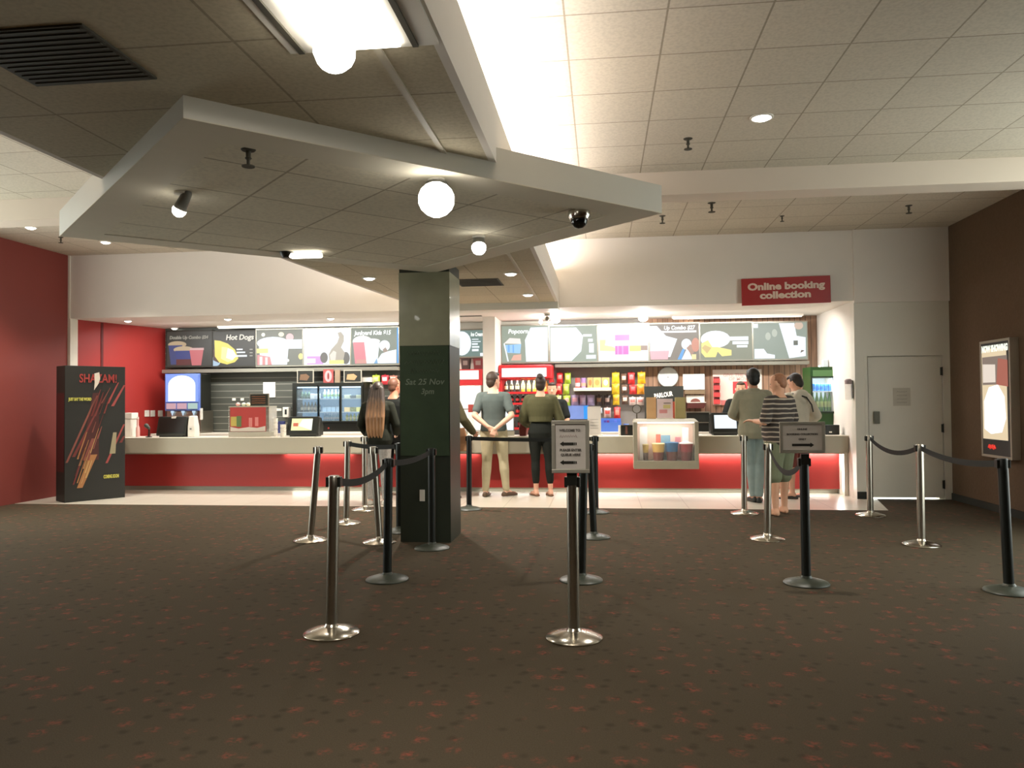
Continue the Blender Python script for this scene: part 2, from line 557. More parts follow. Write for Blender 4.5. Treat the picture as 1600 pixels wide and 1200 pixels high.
M_slat = slat_material('dark_slat_wall', (74, 76, 68), (132, 130, 120), .115)
M_wood = slat_material('rough_timber_boards', (146, 112, 88), (70, 52, 40), .085, True, .75)
M_snackwall = mat('grey_snack_wall', (128, 122, 116), .7, var=.05, scale=4)
xa = at_y(626, 600, 13).x; xb = at_y(866, 600, 13).x; xc = at_y(1008, 600, 13).x
struct('wall_recess_slats', MB().box(-7.8, 13.0, 0, xa, 13.12, 2.75), M_slat, 'dark grey slatted wall behind the left service area')
struct('wall_recess_centre', MB().box(xa, 13.0, 0, xb, 13.12, 2.75), M_white2, 'white wall behind the red drinks fridge')
struct('wall_recess_snacks', MB().box(xb, 13.0, 0, xc, 13.12, 2.75), M_snackwall, 'grey wall carrying hanging snack packets')
struct('wall_recess_timber', MB().box(xc, 13.0, 0, 3.50, 13.12, 2.75), M_wood, 'wall of rough vertical timber boards behind the registers')
pl, pz0, pr_, pz1 = rect_y(757, 490, 776, 680, 12.3)
struct('column_recess', MB().box(pl, 12.15, 0, pr_, 12.998, 2.75), M_white, 'white pier between the two rows of menu boards')

# ---- dropped soffit running to the counter (upper one)
SX0, SX1 = -3.07, -0.60
so = MB()
SXF = -2.70    # the left edge swings in towards the counter
so.prism([(SX0 + .04, -1.5), (SX1 - .04, -1.5), (SX1 - .04, 10.85), (SXF + .04, 10.85), (SX0 + .04, 7.2)], 2.80, 2.86, 0)
so.prism([(SX0, -1.5), (SX0 + .0398, -1.5), (SX0 + .0398, 7.2), (SX0, 7.2)], 2.8, 3.13, 1)
so.prism([(SX0, 7.2), (SX0 + .0398, 7.2), (SXF + .0398, 11.14), (SXF, 11.14)], 2.8, 3.13, 1)
so.box(SX1 - .04, -1.5, 2.8, SX1, 11.14, 3.13, 1)
struct('ceiling_soffit', so, [M_soffit_under, M_white], 'long grey dropped soffit running from the front to the counter')
struct('ceiling_soffit_end', MB().box(SXF, 10.85, 2.70, SX1, 11.145, 2.799), M_white2, 'downstand at the counter end of the long soffit')
# border strips on its underside
struct('trim_3', MB().box(SX1 - .28, -1.5, 2.788, SX1 - .25, 10.84, 2.80), mat('soffit_trim', (190, 180, 160), .6), 'thin raised line near the right edge of the long soffit')
# ---- kite shaped soffit hung around the column (lower one)
A, B_, D, C_ = (-1.87, 3.26), (-4.13, 5.44), (.43, 5.40), (-1.66, 7.56)
ks = MB().prism([A, D, C_, B_], 2.70, 2.89, 0, 1)
struct('ceiling_kite', ks, [M_star_under, M_white2], 'kite shaped white edged soffit hung around the column')


def inset(pts, d):
    cx = sum(p[0] for p in pts) / 4; cy = sum(p[1] for p in pts) / 4
    return [(cx + (p[0] - cx) * (1 - d), cy + (p[1] - cy) * (1 - d)) for p in pts]


outer = inset([A, D, C_, B_], .0); inn = inset([A, D, C_, B_], .16)
bd = MB()
for i in range(4):
    j = (i + 1) % 4
    bd.prism([outer[i], outer[j], inn[j], inn[i]], 2.694, 2.70)
struct('trim_4', bd, mat('kite_border', (218, 210, 190), .7, var=.03), 'plain border around the underside of the kite soffit')

# ---- column
CX0, CX1, CY0, CY1 = -2.01, -1.50, 7.52, 8.06
M_colup = mat('column_painted_reflection', (150, 150, 126), .30, var=.35, scale=3.5, coat=.3)  # paler streaky tone puts the glossy reflection into the colour
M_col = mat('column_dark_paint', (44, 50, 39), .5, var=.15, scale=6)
M_chalk = mat('green_chalkboard', (56, 72, 50), .75, var=.25, scale=7)
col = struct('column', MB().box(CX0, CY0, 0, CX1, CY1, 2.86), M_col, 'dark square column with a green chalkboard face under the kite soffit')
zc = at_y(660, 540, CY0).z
colu = MB().box(CX0 - .004, CY0 - .004, zc, CX1 + .004, CY1 + .004, 2.695).build('column_reflection_shell', M_colup, col)  # thin shell carrying the painted reflection of the upper column
zt, zb = zc - .005, at_y(660, 712, CY0).z
cb = MB().box(CX0 + .01, CY0 - .012, zb, CX1 - .01, CY0 - .001, zt).build('chalkboard', M_chalk, col)
M_chalkline = mat('white_chalk', (100, 110, 92), .9)
xcen = (CX0 + CX1) / 2
for i, (py, w, h, sd) in enumerate(((552, .34, .05, 3), (566, .40, .06, 4), (580, .30, .04, 5))):
    z = at_y(660, py, CY0).z
    MB().tube([(xcen + p[0], CY0 - .013, z + p[2]) for p in scribble(w, h, sd, n=22)], .0025, 5).build('chalk_scrawl', M_chalkline, cb)
text('chalk_lettering', 'Sat 25 Nov', .060, mat('white_chalk_bright', (128, 138, 120), .9), cb, (xcen, CY0 - .0135, at_y(660, 597, CY0).z), width=.40, shear=.2, bold=.001, depth=.0008)
text('chalk_lettering', '3pm', .055, mat('white_chalk_bright', (128, 138, 120), .9), cb, (xcen + .03, CY0 - .0135, at_y(660, 612, CY0).z), width=.13, shear=.2, bold=.001, depth=.0008)
x0, z0, x1, z1 = rect_y(656, 765, 664, 783, CY0)
sp = MB().box(x0, CY0 - .010, z0, x1, CY0 - .0005, z1).build('socket_plate', M_offw, col, bevel=.002)
sp['label'] = 'small cream socket plate low on the dark column'

# ---- door
dr = MB().box(db0 + .012, 11.165, .022, db1 - .012, 11.21, dtop - .012)
door = struct('door_1', dr, M_white2, 'plain off white door at the right of the counter')
x0, z0, x1, z1 = rect_y(1365, 643, 1374, 662, 11.15)
MB().box(x0, 11.125, z0, x1, 11.164, z1).build('door_handle', mat('worn_handle_metal', (104, 102, 88), .5), door, bevel=.004)
for py in (580, 669, 757):
    z = at_y(1471, py, 11.15).z
    MB().box(db1 - .03, 11.14, z - .055, db1 - .008, 11.164, z + .055).lathe([(.007, -.06), (.007, .06)], (db1 - .012, 11.138, z), 8).build('hinge', M_blackm, door)
x0, z0, x1, z1 = rect_y(1396, 606, 1423, 634, 11.15)
nt_ = tag(MB().box(x0, 11.159, z0, x1, 11.1645, z1).build('paper_notice', mat('notice_paper', (190, 184, 170), .8)), 'small pale paper notice taped to the white door', 'notice')
for k in range(4):
    z = z1 - (z1 - z0) * (.22 + .2 * k)
    xm = (x0 + x1) / 2
    MB().tube([(xm + p[0], 11.158, z + p[2]) for p in scribble(.13, .022, 40 + k, n=12)], .002, 5).build('scrawl', M_grey, nt_)
struct('trim_5', MB().box(db0 - .04, 11.143, 0, db0 - .001, 11.1495, dtop + .04).box(db0, 11.143, dtop, db1, 11.1495, dtop + .04), M_white2, 'white frame round the plain door')
# daylight-white room behind the door shows through the gap at its foot
lamp('light_behind_door', 'AREA', (4.15, 11.75, .5), 12, (1, 1, 1), aim=(0, -.2, -1), shape='RECTANGLE', size=.9, size_y=.3)
# ------------------------------------------------------------------ service counter
M_counter = mat('counter_front', (172, 166, 148), .4, var=.03, scale=3)
M_countertop = mat('counter_top', (222, 214, 198), .3, var=.03, scale=3)
M_redpanel = mat('red_counter_panel', (160, 48, 44), .45, var=.04, scale=2)
M_plinth = mat('counter_plinth', (168, 168, 152), .3, var=.05)
LIP, TOPZ, LIPZ = 11.45, .865, .62
ct = thing('service_counter', 'long serving counter with pale top and red front panel', 'counter', (0, LIP, 0))
MB().box(-8.03, 0, LIPZ, 3.49, .03, TOPZ - .012).build('fascia', M_counter, ct, bevel=.004)
MB().box(-8.03, -.004, TOPZ - .012, 3.49, .55, TOPZ).build('countertop', M_countertop, ct, bevel=.004)
MB().box(-8.02, .28, .07, 3.44, .34, TOPZ - .013).build('front_panel', M_redpanel, ct)
MB().box(-8.0, .341, .0, 3.43, .38, .07).build('plinth', M_plinth, ct)
MB().box(3.44, .05, .0, 3.49, .54, LIPZ).build('end_panel', M_white2, ct)
MB().box(-8.02, .03, LIPZ - .02, 3.44, .28, LIPZ).build('underside_board', M_counter, ct)
# led strips under the overhang and along the plinth
for (xa_, xb_, e) in ((-5.0, -3.9, 5), (-2.6, -1.9, 3), (-.6, .55, 16), (1.35, 3.40, 26)):
    lamp('counter_led', 'AREA', ((xa_ + xb_) / 2, LIP + .24, LIPZ - .025), e * .5, (1, .92, .86), aim=(0, .25, -1), shape='RECTANGLE', size=xb_ - xa_, size_y=.02)
for (xa_, xb_, e) in ((-4.9, -3.7, 3), (-1.9, 3.3, 10)):
    lamp('plinth_led', 'AREA', ((xa_ + xb_) / 2, LIP + .31, .062), e * .4, (1, .97, .90), aim=(0, -.6, -1), shape='RECTANGLE', size=xb_ - xa_, size_y=.015)
lamp('counter_end_led', 'AREA', (3.41, LIP + .15, .34), 1.5, (1, .97, .92), aim=(.3, -1, 0), shape='RECTANGLE', size=.02, size_y=.5)

BC_Y, BC_Z = 12.42, .885
bc = thing('back_counter', 'pale back counter along the slatted wall carrying the fridge and drinks machine', 'counter', (0, BC_Y, 0))
wx = at_y(688, 640, BC_Y).x - .05
MB().box(-7.72, 0, BC_Z - .04, wx, .57, BC_Z).build('countertop', M_countertop, bc, bevel=.004)
MB().box(-7.70, .03, 0, wx, .57, BC_Z - .04).build('cabinet', M_counter, bc)
gx = at_y(1262, 640, 12.45).x - .03
bc2 = thing('back_counter', 'pale back counter under the snack packets and timber boards', 'counter', (0, BC_Y, 0))
MB().box(xb + .02, 0, BC_Z - .04, gx, .57, BC_Z).build('countertop', M_countertop, bc2, bevel=.004)
MB().box(xb + .02, .03, 0, gx, .57, BC_Z - .04).build('cabinet', M_counter, bc2)

# ------------------------------------------------------------------ ceiling lamps
G_lamp = glow('lamp_face', (255, 250, 238), 14)
G_small = glow('small_lamp_face', (255, 252, 244), 8)


def downlight(p, zc_, label, e, group=None, r=.06, ang=95):
    t = thing('downlight', label, 'ceiling light', (p[0], p[1], zc_), 0, group)
    MB().lathe([(r + .022, 0), (r + .022, -.008), (r + .004, -.012), (r + .002, -.004)], n=24).build('trim_ring', M_offw, t, smooth=True)
    MB().lathe([(r, -.003), (r, -.012), (r * .6, -.026), (.005, -.03)], n=20).build('lens', G_small, t, smooth=True)
    lamp('downlight_lamp', 'SPOT', (0, 0, -.06), e, WARM, t, spot_size=rad(ang), spot_blend=.8, shadow_soft_size=.05)
    return t




downlight(at_z(48, 355, CZ), CZ, 'lit downlight in the far ceiling nearest the left red wall', 200)
downlight(at_z(165, 378, CZ), CZ, 'lit downlight in the far ceiling just left of the kite soffit corner', 200)
downlight(at_z(1190, 183, CZ), CZ, 'single lit downlight in the tiled ceiling at right', 220, r=.075)
downlight(at_z(577, 434, 2.80), 2.80, 'downlight in the long soffit left of the column', 80)
downlight(at_z(798, 427, 2.80), 2.80, 'nearer downlight in the long soffit right of the column', 80)
downlight(at_z(825, 460, 2.80), 2.80, 'downlight in the long soffit closest to the counter', 120, ang=150)
dl = downlight((-2.42, 10.1), 2.80, 'downlight in the long soffit hidden behind the column top', 340, ang=170)
for (px, py, w) in ((200, 501, 'above the red recess wall'), (275, 513, 'above the left end of the menu boards'),
                    (356, 498, 'above the gap between first and second left menu boards'), (517, 497, 'above the tall ice cream picture'),
                    (1070, 501, 'above the right menu boards, furthest right')):
    p = at_z(px, py, 2.75)
    downlight((p.x, min(p.y, 12.9)), 2.75, 'small recess downlight ' + w, 14, r=.05, ang=120)


def spot_fixture(px, py, zc_, label, aim, e, drop=.10, r=.045, lampface=G_lamp, ln=.13):
    p = at_z(px, py, zc_ - drop)
    t = thing('spotlight', label, 'spotlight', (p.x, p.y, zc_))
    MB().lathe([(.05, 0), (.05, -.015), (.03, -.02)], n=16).build('ceiling_plate', M_offw, t, smooth=True)
    MB().tube([(0, 0, -.015), (0, 0, -drop + .02)], .010).build('stem', M_offw, t)
    a = Vector(aim).normalized()
    c = Vector((0, 0, -drop))
    h = MB().capsule(c - a * ln * .5, r * .75, c + a * ln * .35, r, 16).build('lamp_head', M_grey, t, smooth=True)
    u = a.orthogonal().normalized(); v = a.cross(u)
    rs = []
    for rr, off in ((r * 1.04, ln * .30), (r * 1.04, ln * .35 + r * .2), (r * .86, ln * .35 + r * .66), (r * .5, ln * .35 + r * .96), (.004, ln * .35 + r * 1.1)):
        rs.append([c + a * off + u * (rr * math.cos(2 * PI * i / 16)) + v * (rr * math.sin(2 * PI * i / 16)) for i in range(16)])
    MB().rings(rs).build('lens', lampface, h, smooth=True)
    lamp('spot_lamp', 'SPOT', c + a * (ln * .35 + r * 1.3), e, WARM, t, aim=a, spot_size=rad(100), spot_blend=.9, shadow_soft_size=.05)
    return t


spot_fixture(682, 305, 2.70, 'brightest spotlight under the kite soffit, in front of the column', (.15, -.75, -.6), 55, r=.10, ln=.16, drop=.10)
spot_fixture(285, 318, 2.70, 'small spotlight near the left part of the kite soffit', (-.5, .1, -.85), 16, drop=.07, r=.04)
spot_fixture(748, 380, 2.70, 'small spotlight under the kite soffit right of the column', (.1, -.5, -.8), 20, drop=.06, r=.055)
# flush light with a long bright face
p = at_z(478, 393, 2.70)
t = thing('strip_spotlight', 'low white spotlight with long glowing face at the far left of the kite soffit', 'spotlight', (p.x, p.y, 2.70))
MB().lathe([(.06, 0), (.06, -.02), (.04, -.05), (.01, -.055)], (-.17, 0, 0), 16).build('ceiling_plate', M_black, t, smooth=True)
MB().box(-.14, -.035, -.055, .14, .035, -.012).build('lamp_body', glow('strip_face', (255, 246, 228), 5), t, bevel=.012)
lamp('strip_lamp', 'AREA', (0, 0, -.07), 8, WARM, t, aim=(0, 0, -1), shape='RECTANGLE', size=.28, size_y=.06)
# big troffer and spotlight in the long soffit, at the top of the view
p = at_z(528, 12, 2.80)
t = thing('ceiling_light', 'square bright ceiling light in the long soffit at the top of the view', 'ceiling light', (p.x, p.y, 2.80))
MB().box(-.30, -.30, -.012, .30, .30, 0).build('frame', M_offw, t)
MB().box(-.18, -.27, -.03, .16, .27, -.0125).build('diffuser', G_lamp, t, bevel=.01)
MB().box(.20, -.29, -.022, .222, .29, -.0125).build('louvre', M_darkg, t)
MB().box(-.26, -.29, -.022, -.235, .29, -.0125).build('louvre', M_darkg, t)
lamp('panel_lamp', 'AREA', (0, 0, -.05), 45, WARM, t, aim=(0, 0, -1), shape='RECTANGLE', size=.30, size_y=.5)
spot_fixture(525, 72, 2.80, 'bright round spotlight just behind the square light in the long soffit', (.05, -.6, -.8), 40, r=.075, drop=.06, ln=.10)
# bright spots over the right menu boards
for px, lab in ((868, 'left one of two glaring spotlights above the right menu boards'), (1005, 'right one of two glaring spotlights above the right menu boards')):
    p = at_y(px, 506, 12.2)
    t = thing('spotlight', lab, 'spotlight', (p.x, 12.2, 2.75))
    MB().tube([(0, 0, 0), (0, 0, -.03)], .012).build('stem', M_offw, t)
    MB().ellipsoid((0, 0, -.075), .075, .075, .05).build('lamp_head', G_lamp, t, smooth=True)
    lamp('board_lamp', 'POINT', (0, .0, -.16), 22, NEUT, t, shadow_soft_size=.08)
p = at_y(845, 503, 12.55)
t = thing('spotlight', 'small white bulb hanging from the recess ceiling beside the dark dome', 'spotlight', (p.x, 12.55, 2.75))
MB().tube([(0, 0, 0), (0, 0, -.02)], .01).build('stem', M_offw, t)
MB().ellipsoid((0, 0, -.055), .03, .03, .045).build('bulb', G_small, t, smooth=True)
p = at_y(855, 494, 11.9)
t = thing('ceiling_sensor', 'dark dome hanging from the recess ceiling above the right menu boards', 'sensor', (p.x, 11.9, 2.75))
MB().lathe([(.05, 0), (.05, -.02), (.03, -.03)], n=16).build('base', M_offw, t, smooth=True)
MB().lathe([(.055, -.028), (.058, -.05), (.045, -.085), (.02, -.105), (.004, -.11)], n=16).build('dome', mat('sensor_dome', (110, 104, 92), .4), t, smooth=True)
# security camera under the kite soffit
p = at_z(905, 352, 2.60)
t = thing('security_camera', 'black dome security camera under the right tip of the kite soffit', 'camera', (p.x, p.y, 2.70))
MB().lathe([(.075, 0), (.078, -.04), (.066, -.062)], n=24).build('housing', M_chrome, t, smooth=True)
MB().ellipsoid((0, 0, -.066), .058, .058, .058).build('dome', mat('smoked_dome', (14, 14, 14), .08, spec=.7), t, smooth=True)


def sprinkler(px, py, zc_, label, s=1.0):
    p = at_z(px, py, zc_ - .03)
    t = thing('sprinkler', label, 'sprinkler', (p.x, p.y, zc_), 0)
    MB().lathe([(.035 * s, 0), (.03 * s, -.006), (.012 * s, -.008), (.011 * s, -.035 * s), (.016 * s, -.04 * s), (.008 * s, -.05 * s), (.008 * s, -.075 * s)], n=12).build('body', M_darkg, t, smooth=True)
    MB().lathe([(.03 * s, -.076 * s), (.03 * s, -.081 * s)], n=12).build('deflector', M_darkg, t)


sprinkler(388, 243, 2.70, 'sprinkler under the kite soffit near its front corner', 1.1)
sprinkler(1075, 222, CZ, 'sprinkler in the tiled ceiling below and left of the single downlight', 1.2)
sprinkler(1035, 341, CZ, 'sprinkler beyond the beam just behind the right tip of the kite soffit', 1.2)
sprinkler(1420, 325, CZ, 'sprinkler beyond the beam near the brown wall', 1.2)
sprinkler(1112, 321, CZ, 'smoke head beyond the beam above the left edge of the red sign', 1.4)
sprinkler(95, 374, CZ, 'sprinkler in the far ceiling under the left corner of the kite soffit', 1.0)
sprinkler(1222, 341, CZ, 'small fitting beyond the beam right above the red sign', .9)
# grilles in the long soffit
t = thing('return_air_grille', 'large dark square air grille in the long soffit at top left', 'vent', ((-2.44 - 1.88) / 2, 2.83, 2.80))
MB().box(-.28, -.24, -.008, .28, .24, 0).build('grille_panel', M_darkg, t)
q = MB()
for k in range(12):
    q.box(-.26, -.225 + k * .039, -.012, .26, -.21 + k * .039, -.0081)
q.build('louvres', mat('grille_louvre', (66, 62, 51), .7), t)
t = thing('supply_air_vent', 'narrow dark vent in the long soffit right of the column', 'vent', (-1.40, 8.93, 2.80))
MB().box(-.28, -.27, -.006, .24, .27, 0).build('vent_panel', M_darkg, t)
q = MB()
for k in range(9):
    q.box(-.26, -.24 + k * .056, -.011, .22, -.22 + k * .056, -.0061)
q.build('louvres', mat('grille_louvre', (66, 62, 51), .7), t)
t = thing('supply_air_vent', 'thin dark slot vent in the recess ceiling right of the column', 'vent', (at_z(735, 496, 2.75).x, 12.0, 2.75))
MB().box(-.22, -.05, -.006, .22, .05, 0).build('vent_panel', M_darkg, t)

# ------------------------------------------------------------------ queue posts
M_belt = mat('black_belt_webbing', (30, 31, 28), .8, var=.1, scale=80)
M_postblack = mat('black_post_paint', (20, 24, 20), .42, var=.1)
M_baseblack = mat('dark_green_base', (58, 62, 52), .38, var=.1)
POSTS = {}


def queue_post(key, px, py, label, chrome=True, top=None, h=.955, group=None):
    P = at_z(px, py, 0)
    lean = 0.0
    if top:
        T = at_y(top[0], top[1], P.y); lean = max(-.09, min(.09, T.x - P.x))
    t = thing('queue_post', label, 'queue post', (P.x, P.y, 0), 0, group)
    mb_, mp_ = (M_chrome, M_steel) if chrome else (M_baseblack, M_postblack)
    MB().lathe([(.168, 0), (.168, .008), (.160, .016), (.10, .034), (.045, .046), (.036, .062), (.035, .063)], n=40).build('base', mb_, t, smooth=True)
    r = .0345
    n = 20
    rs = [[(lean * z / h + r * math.cos(2 * PI * i / n), r * math.sin(2 * PI * i / n), z) for i in range(n)] for z in (.058, h - .075)]
    MB().rings(rs).build('pole', mp_, t, smooth=True)
    MB().lathe([(r + .001, h - .075), (r + .001, h - .008), (r - .004, h), (.002, h + .001)], (lean, 0, 0), 20).build('cap', mp_ if chrome else M_postblack, t, smooth=True)
    for sg in (-1, 1):
        MB().box(lean + sg * r - .012, -.022, h - .068, lean + sg * r + .012, .022, h - .008).build('belt_cassette', M_black, t, bevel=.003)
    POSTS[key] = (t, Vector((P.x + lean, P.y, h - .038)))
    return t


def belt(a, b, sag=.05, label=None):
    """retractable belt pulled out of post a, clipped to post b"""
    t, pa = POSTS[a]; _, pb = POSTS[b]
    d = (pb - pa); d.z = 0; d.normalize()
    p0 = pa + d * .045; p1 = pb - d * .05
    n = 16; hw, th = .024, .0012
    s = Vector((d.y, -d.x, 0)) * th
    rs = []
    for i in range(n + 1):
        k = i / n
        c = p0.lerp(p1, k) - Vector((0, 0, sag * 4 * k * (1 - k)))
        c = c - t.location
        rs.append([c + s + Vector((0, 0, -hw)), c - s + Vector((0, 0, -hw)), c - s + Vector((0, 0, hw)), c + s + Vector((0, 0, hw))])
    MB().rings(rs).build('belt', M_belt, t)


queue_post('a', 518, 990, 'nearest left polished steel queue post with a belt running back from it', True, (522, 742))
queue_post('b', 605, 906, 'black queue post standing in front of the column, left of it', False, (607, 705))
queue_post('c', 485, 845, 'leaning polished steel queue post furthest left', True, (497, 696))
queue_post('d', 541, 818, 'polished steel queue post in front of the woman, with a level belt', True, (543, 687))
queue_post('e', 593, 848, 'polished steel queue post leaning left, just behind the black post by the column', True, (583, 694))
queue_post('f', 570, 797, 'polished steel queue post nearest the counter, at the feet of the long haired woman', True)
queue_post('g', 675, 857, 'black queue post hard against the front of the dark column', False)
queue_post('h', 624, 831, 'black queue post tight against the left side of the column', False)
queue_post('i', 733, 796, 'black queue post beside the man in the grey t-shirt', False, (733, 682))
queue_post('j', 908, 907, 'black queue post right behind the welcome sign post', False, (912, 700))
queue_post('k', 928, 840, 'middle black queue post in the row behind the welcome sign', False, (921, 690))
queue_post('l', 931, 801, 'furthest black queue post behind the welcome sign, at the tile edge', False)
queue_post('m', 897, 997, 'nearest polished steel queue post carrying the upright welcome sign', True, (894, 742))
queue_post('n', 1163, 803, 'polished steel queue post beside the man in jeans at the tile edge', True, (1162, 681))
queue_post('o', 1199, 843, 'polished steel queue post in front of the man in the striped shirt', True, (1200, 690))
queue_post('p', 1260, 912, 'black queue post carrying the wide booking sign', False, (1256, 708))
queue_post('q', 1360, 806, 'polished steel queue post in front of the white door, left one', True, (1358, 682))
queue_post('r', 1440, 852, 'polished steel queue post in front of the white door, right one', True, (1437, 695))
queue_post('s', 1577, 925, 'black queue post below the light box on the brown wall', False, (1566, 716))
belt('a', 'b', .06)
belt('b', 'g', .03)
belt('d', 'h', .02)
belt('i', 'l', .015)
belt('j', 'k', .03)
belt('o', 'p', .16)
belt('q', 'r', .10)
belt('r', 's', .05)

# signs clipped on two posts
M_sheet = mat('sign_paper', (206, 200, 192), .6, var=.02)
M_ink = mat('grey_ink', (96, 90, 84), .7)
M_inkdark = mat('dark_ink', (38, 36, 28), .7)
M_pink = mat('faded_pink_ink', (170, 140, 136), .7)
M_frame = mat('sign_frame_metal', (176, 173, 160), .3, metal=.35, var=.08)


def arrow(x, z, ln, hgt, right=False):
    k = 1 if right else -1
    tip = x + k * ln / 2; tail = x - k * ln / 2; neck = tip - k * hgt * .75
    pts = [(tip, z), (neck, z + hgt / 2), (neck, z + hgt * .26), (tail, z + hgt * .26), (tail, z - hgt * .26), (neck, z - hgt * .26), (neck, z - hgt / 2)]
    if right: pts = pts[::-1]
    return pts


def sign_frame(key, px0, py0, px1, py1):
    t, top = POSTS[key]
    Y = t.location.y - .045
    x0, z0, x1, z1 = rect_y(px0, py0, px1, py1, Y)
    ox, oy = t.location.x, t.location.y
    x0 -= ox; x1 -= ox; y = Y - oy
    fr = MB()
    w = .022
    fr.box(x0, y - .010, z0, x1, y + .006, z0 + w).box(x0, y - .010, z1 - w, x1, y + .006, z1)
    fr.box(x0, y - .010, z0 + w, x0 + w, y + .006, z1 - w).box(x1 - w, y - .010, z0 + w, x1, y + .006, z1 - w)
    fr.box(x0 + .004, y + .0061, z0 + .004, x1 - .004, y + .010, z1 - .004)
    o = fr.build('sign_frame', M_frame, t, bevel=.003)
    MB().box(-.03 + top.x - ox, y + .008, .90, .03 + top.x - ox, y + .04, .98).build('sign_clamp', M_black, t)
    MB().box(x0 + w + .001, y - .002, z0 + w + .001, x1 - w - .001, y + .004, z1 - w - .001).build('notice_sheet', M_sheet, o)
    return o, (x0 + x1) / 2, y - .003, z0, z1, x1 - x0


o, xm, y, z0, z1, w = sign_frame('m', 862, 657, 921, 739)
H = z1 - z0
zz = lambda f: z1 - H * f
text('lettering', 'WELCOME TO', .014, M_ink, o, (xm - .004, y, zz(.19)), width=w * .56, bold=.0008)
MB().tube([(xm - .012 + p[0], y, zz(.30) + p[2]) for p in scribble(.10, .02, 11, n=15)], .0016, 5).build('script_logo', M_pink, o)
text('lettering', 'PLEASE ENTER', .014, M_ink, o, (xm, y, zz(.565)), width=w * .58, bold=.0008)
text('lettering', 'QUEUE HERE', .014, M_ink, o, (xm, y, zz(.655)), width=w * .52, bold=.0008)
for f in (.445, .80):
    ar = MB().slab(arrow(xm - .022, zz(f), .082, .030), y - .001, y + .001)
    ar.slab([(xm + .021, zz(f) - .0075), (xm + .027, zz(f) - .0075), (xm + .027, zz(f) + .0075), (xm + .021, zz(f) + .0075)], y - .001, y + .001)
    ar.slab([(xm + .030, zz(f) - .0075), (xm + .036, zz(f) - .0075), (xm + .036, zz(f) + .0075), (xm + .030, zz(f) + .0075)], y - .001, y + .001)
    ar.build('arrow', M_inkdark, o)
o, xm, y, z0, z1, w = sign_frame('p', 1218, 659, 1289, 708)
H = z1 - z0
text('lettering', 'ONLINE', .014, M_ink, o, (xm, y, z1 - H * .24), width=w * .22, bold=.0008)
text('lettering', 'BOOKING COLLECTION', .014, M_ink, o, (xm, y, z1 - H * .40), width=w * .68, bold=.0008)
text('lettering', 'ONLY', .014, M_ink, o, (xm, y, z1 - H * .56), width=w * .17, bold=.0008)
MB().slab(arrow(xm + .005, z1 - H * .74, .16, .036, True), y - .001, y + .001).build('arrow', M_inkdark, o)
# ------------------------------------------------------------------ menu boards
M_bframe = mat('menu_frame', (150, 146, 134), .35, metal=.6, var=.06)
M_bframe_d = mat('menu_frame_dark', (46, 44, 36), .5)
BY = 12.86


def pic(px, py, Y=BY):
    p = at_y(px, py, Y)
    return p.x, p.z


def ell(cx, cy, rx, ry, n=20, a0=0, a1=360):
    return [(cx + rx * math.cos(rad(a0 + (a1 - a0) * i / n)), cy + ry * math.sin(rad(a0 + (a1 - a0) * i / n))) for i in range(n + (0 if a1 - a0 == 360 else 1))]


def menu_board(x0, y0, x1, y1, label, bgc, s, shapes, words=(), frame=None):
    """shapes: (rgb, strength, outline in 0..1 board coordinates, y upward)"""
    X0, Z0, X1, Z1 = rect_y(x0, y0, x1, y1, BY)
    t = thing('menu_board', label, 'menu board', (X0, BY, Z0), 0, 'lit menu boards over the counter')
    W, Hh = X1 - X0, Z1 - Z0
    fm = frame or M_bframe
    MB().box(0, .008, 0, W, .12, Hh).build('housing', fm, t)
    f = MB().box(0, -.012, 0, W, .008, .022).box(0, -.012, Hh - .022, W, .008, Hh).box(0, -.012, .022, .012, .008, Hh - .022).box(W - .012, -.012, .022, W, .008, Hh - .022)
    f.build('frame', fm, t)
    face = MB().box(.0125, -.004, .0225, W - .0125, .0078, Hh - .0225).build('screen', glow('menu_%d_%d_%d_%.2f' % (*bgc, s), bgc, s), t)
    mats, idx, art = [], {}, MB()
    for k, (rgb, st, pts) in enumerate(shapes):
        key = (rgb, st)
        if key not in idx:
            idx[key] = len(mats); mats.append(glow('art_%d_%d_%d_%.2f' % (*rgb, st), rgb, st))
        yy = -.0055 - .0007 * k
        cl = [(min(.985, max(.015, a)), min(.955, max(.045, b))) for a, b in pts]
        art.slab([(a * W, b * Hh) for a, b in cl], yy, yy + .0005, idx[key])
    if mats: art.build('artwork', mats, t)
    for (body, cx, cy, h, w, rgb, st) in words:
        text('lettering', body, h * Hh, glow('ink_%d_%d_%d_%.2f' % (*rgb, st), rgb, st), t, (cx * W, -.0235, cy * Hh), width=w * W, bold=.004, shear=.15)
    return t


def cup(cx, y0, y1, w0, w1):
    return [(cx - w0 / 2, y0), (cx + w0 / 2, y0), (cx + w1 / 2, y1), (cx - w1 / 2, y1)]


def bar(x0, y0, x1, y1):
    return [(x0, y0), (x1, y0), (x1, y1), (x0, y1)]


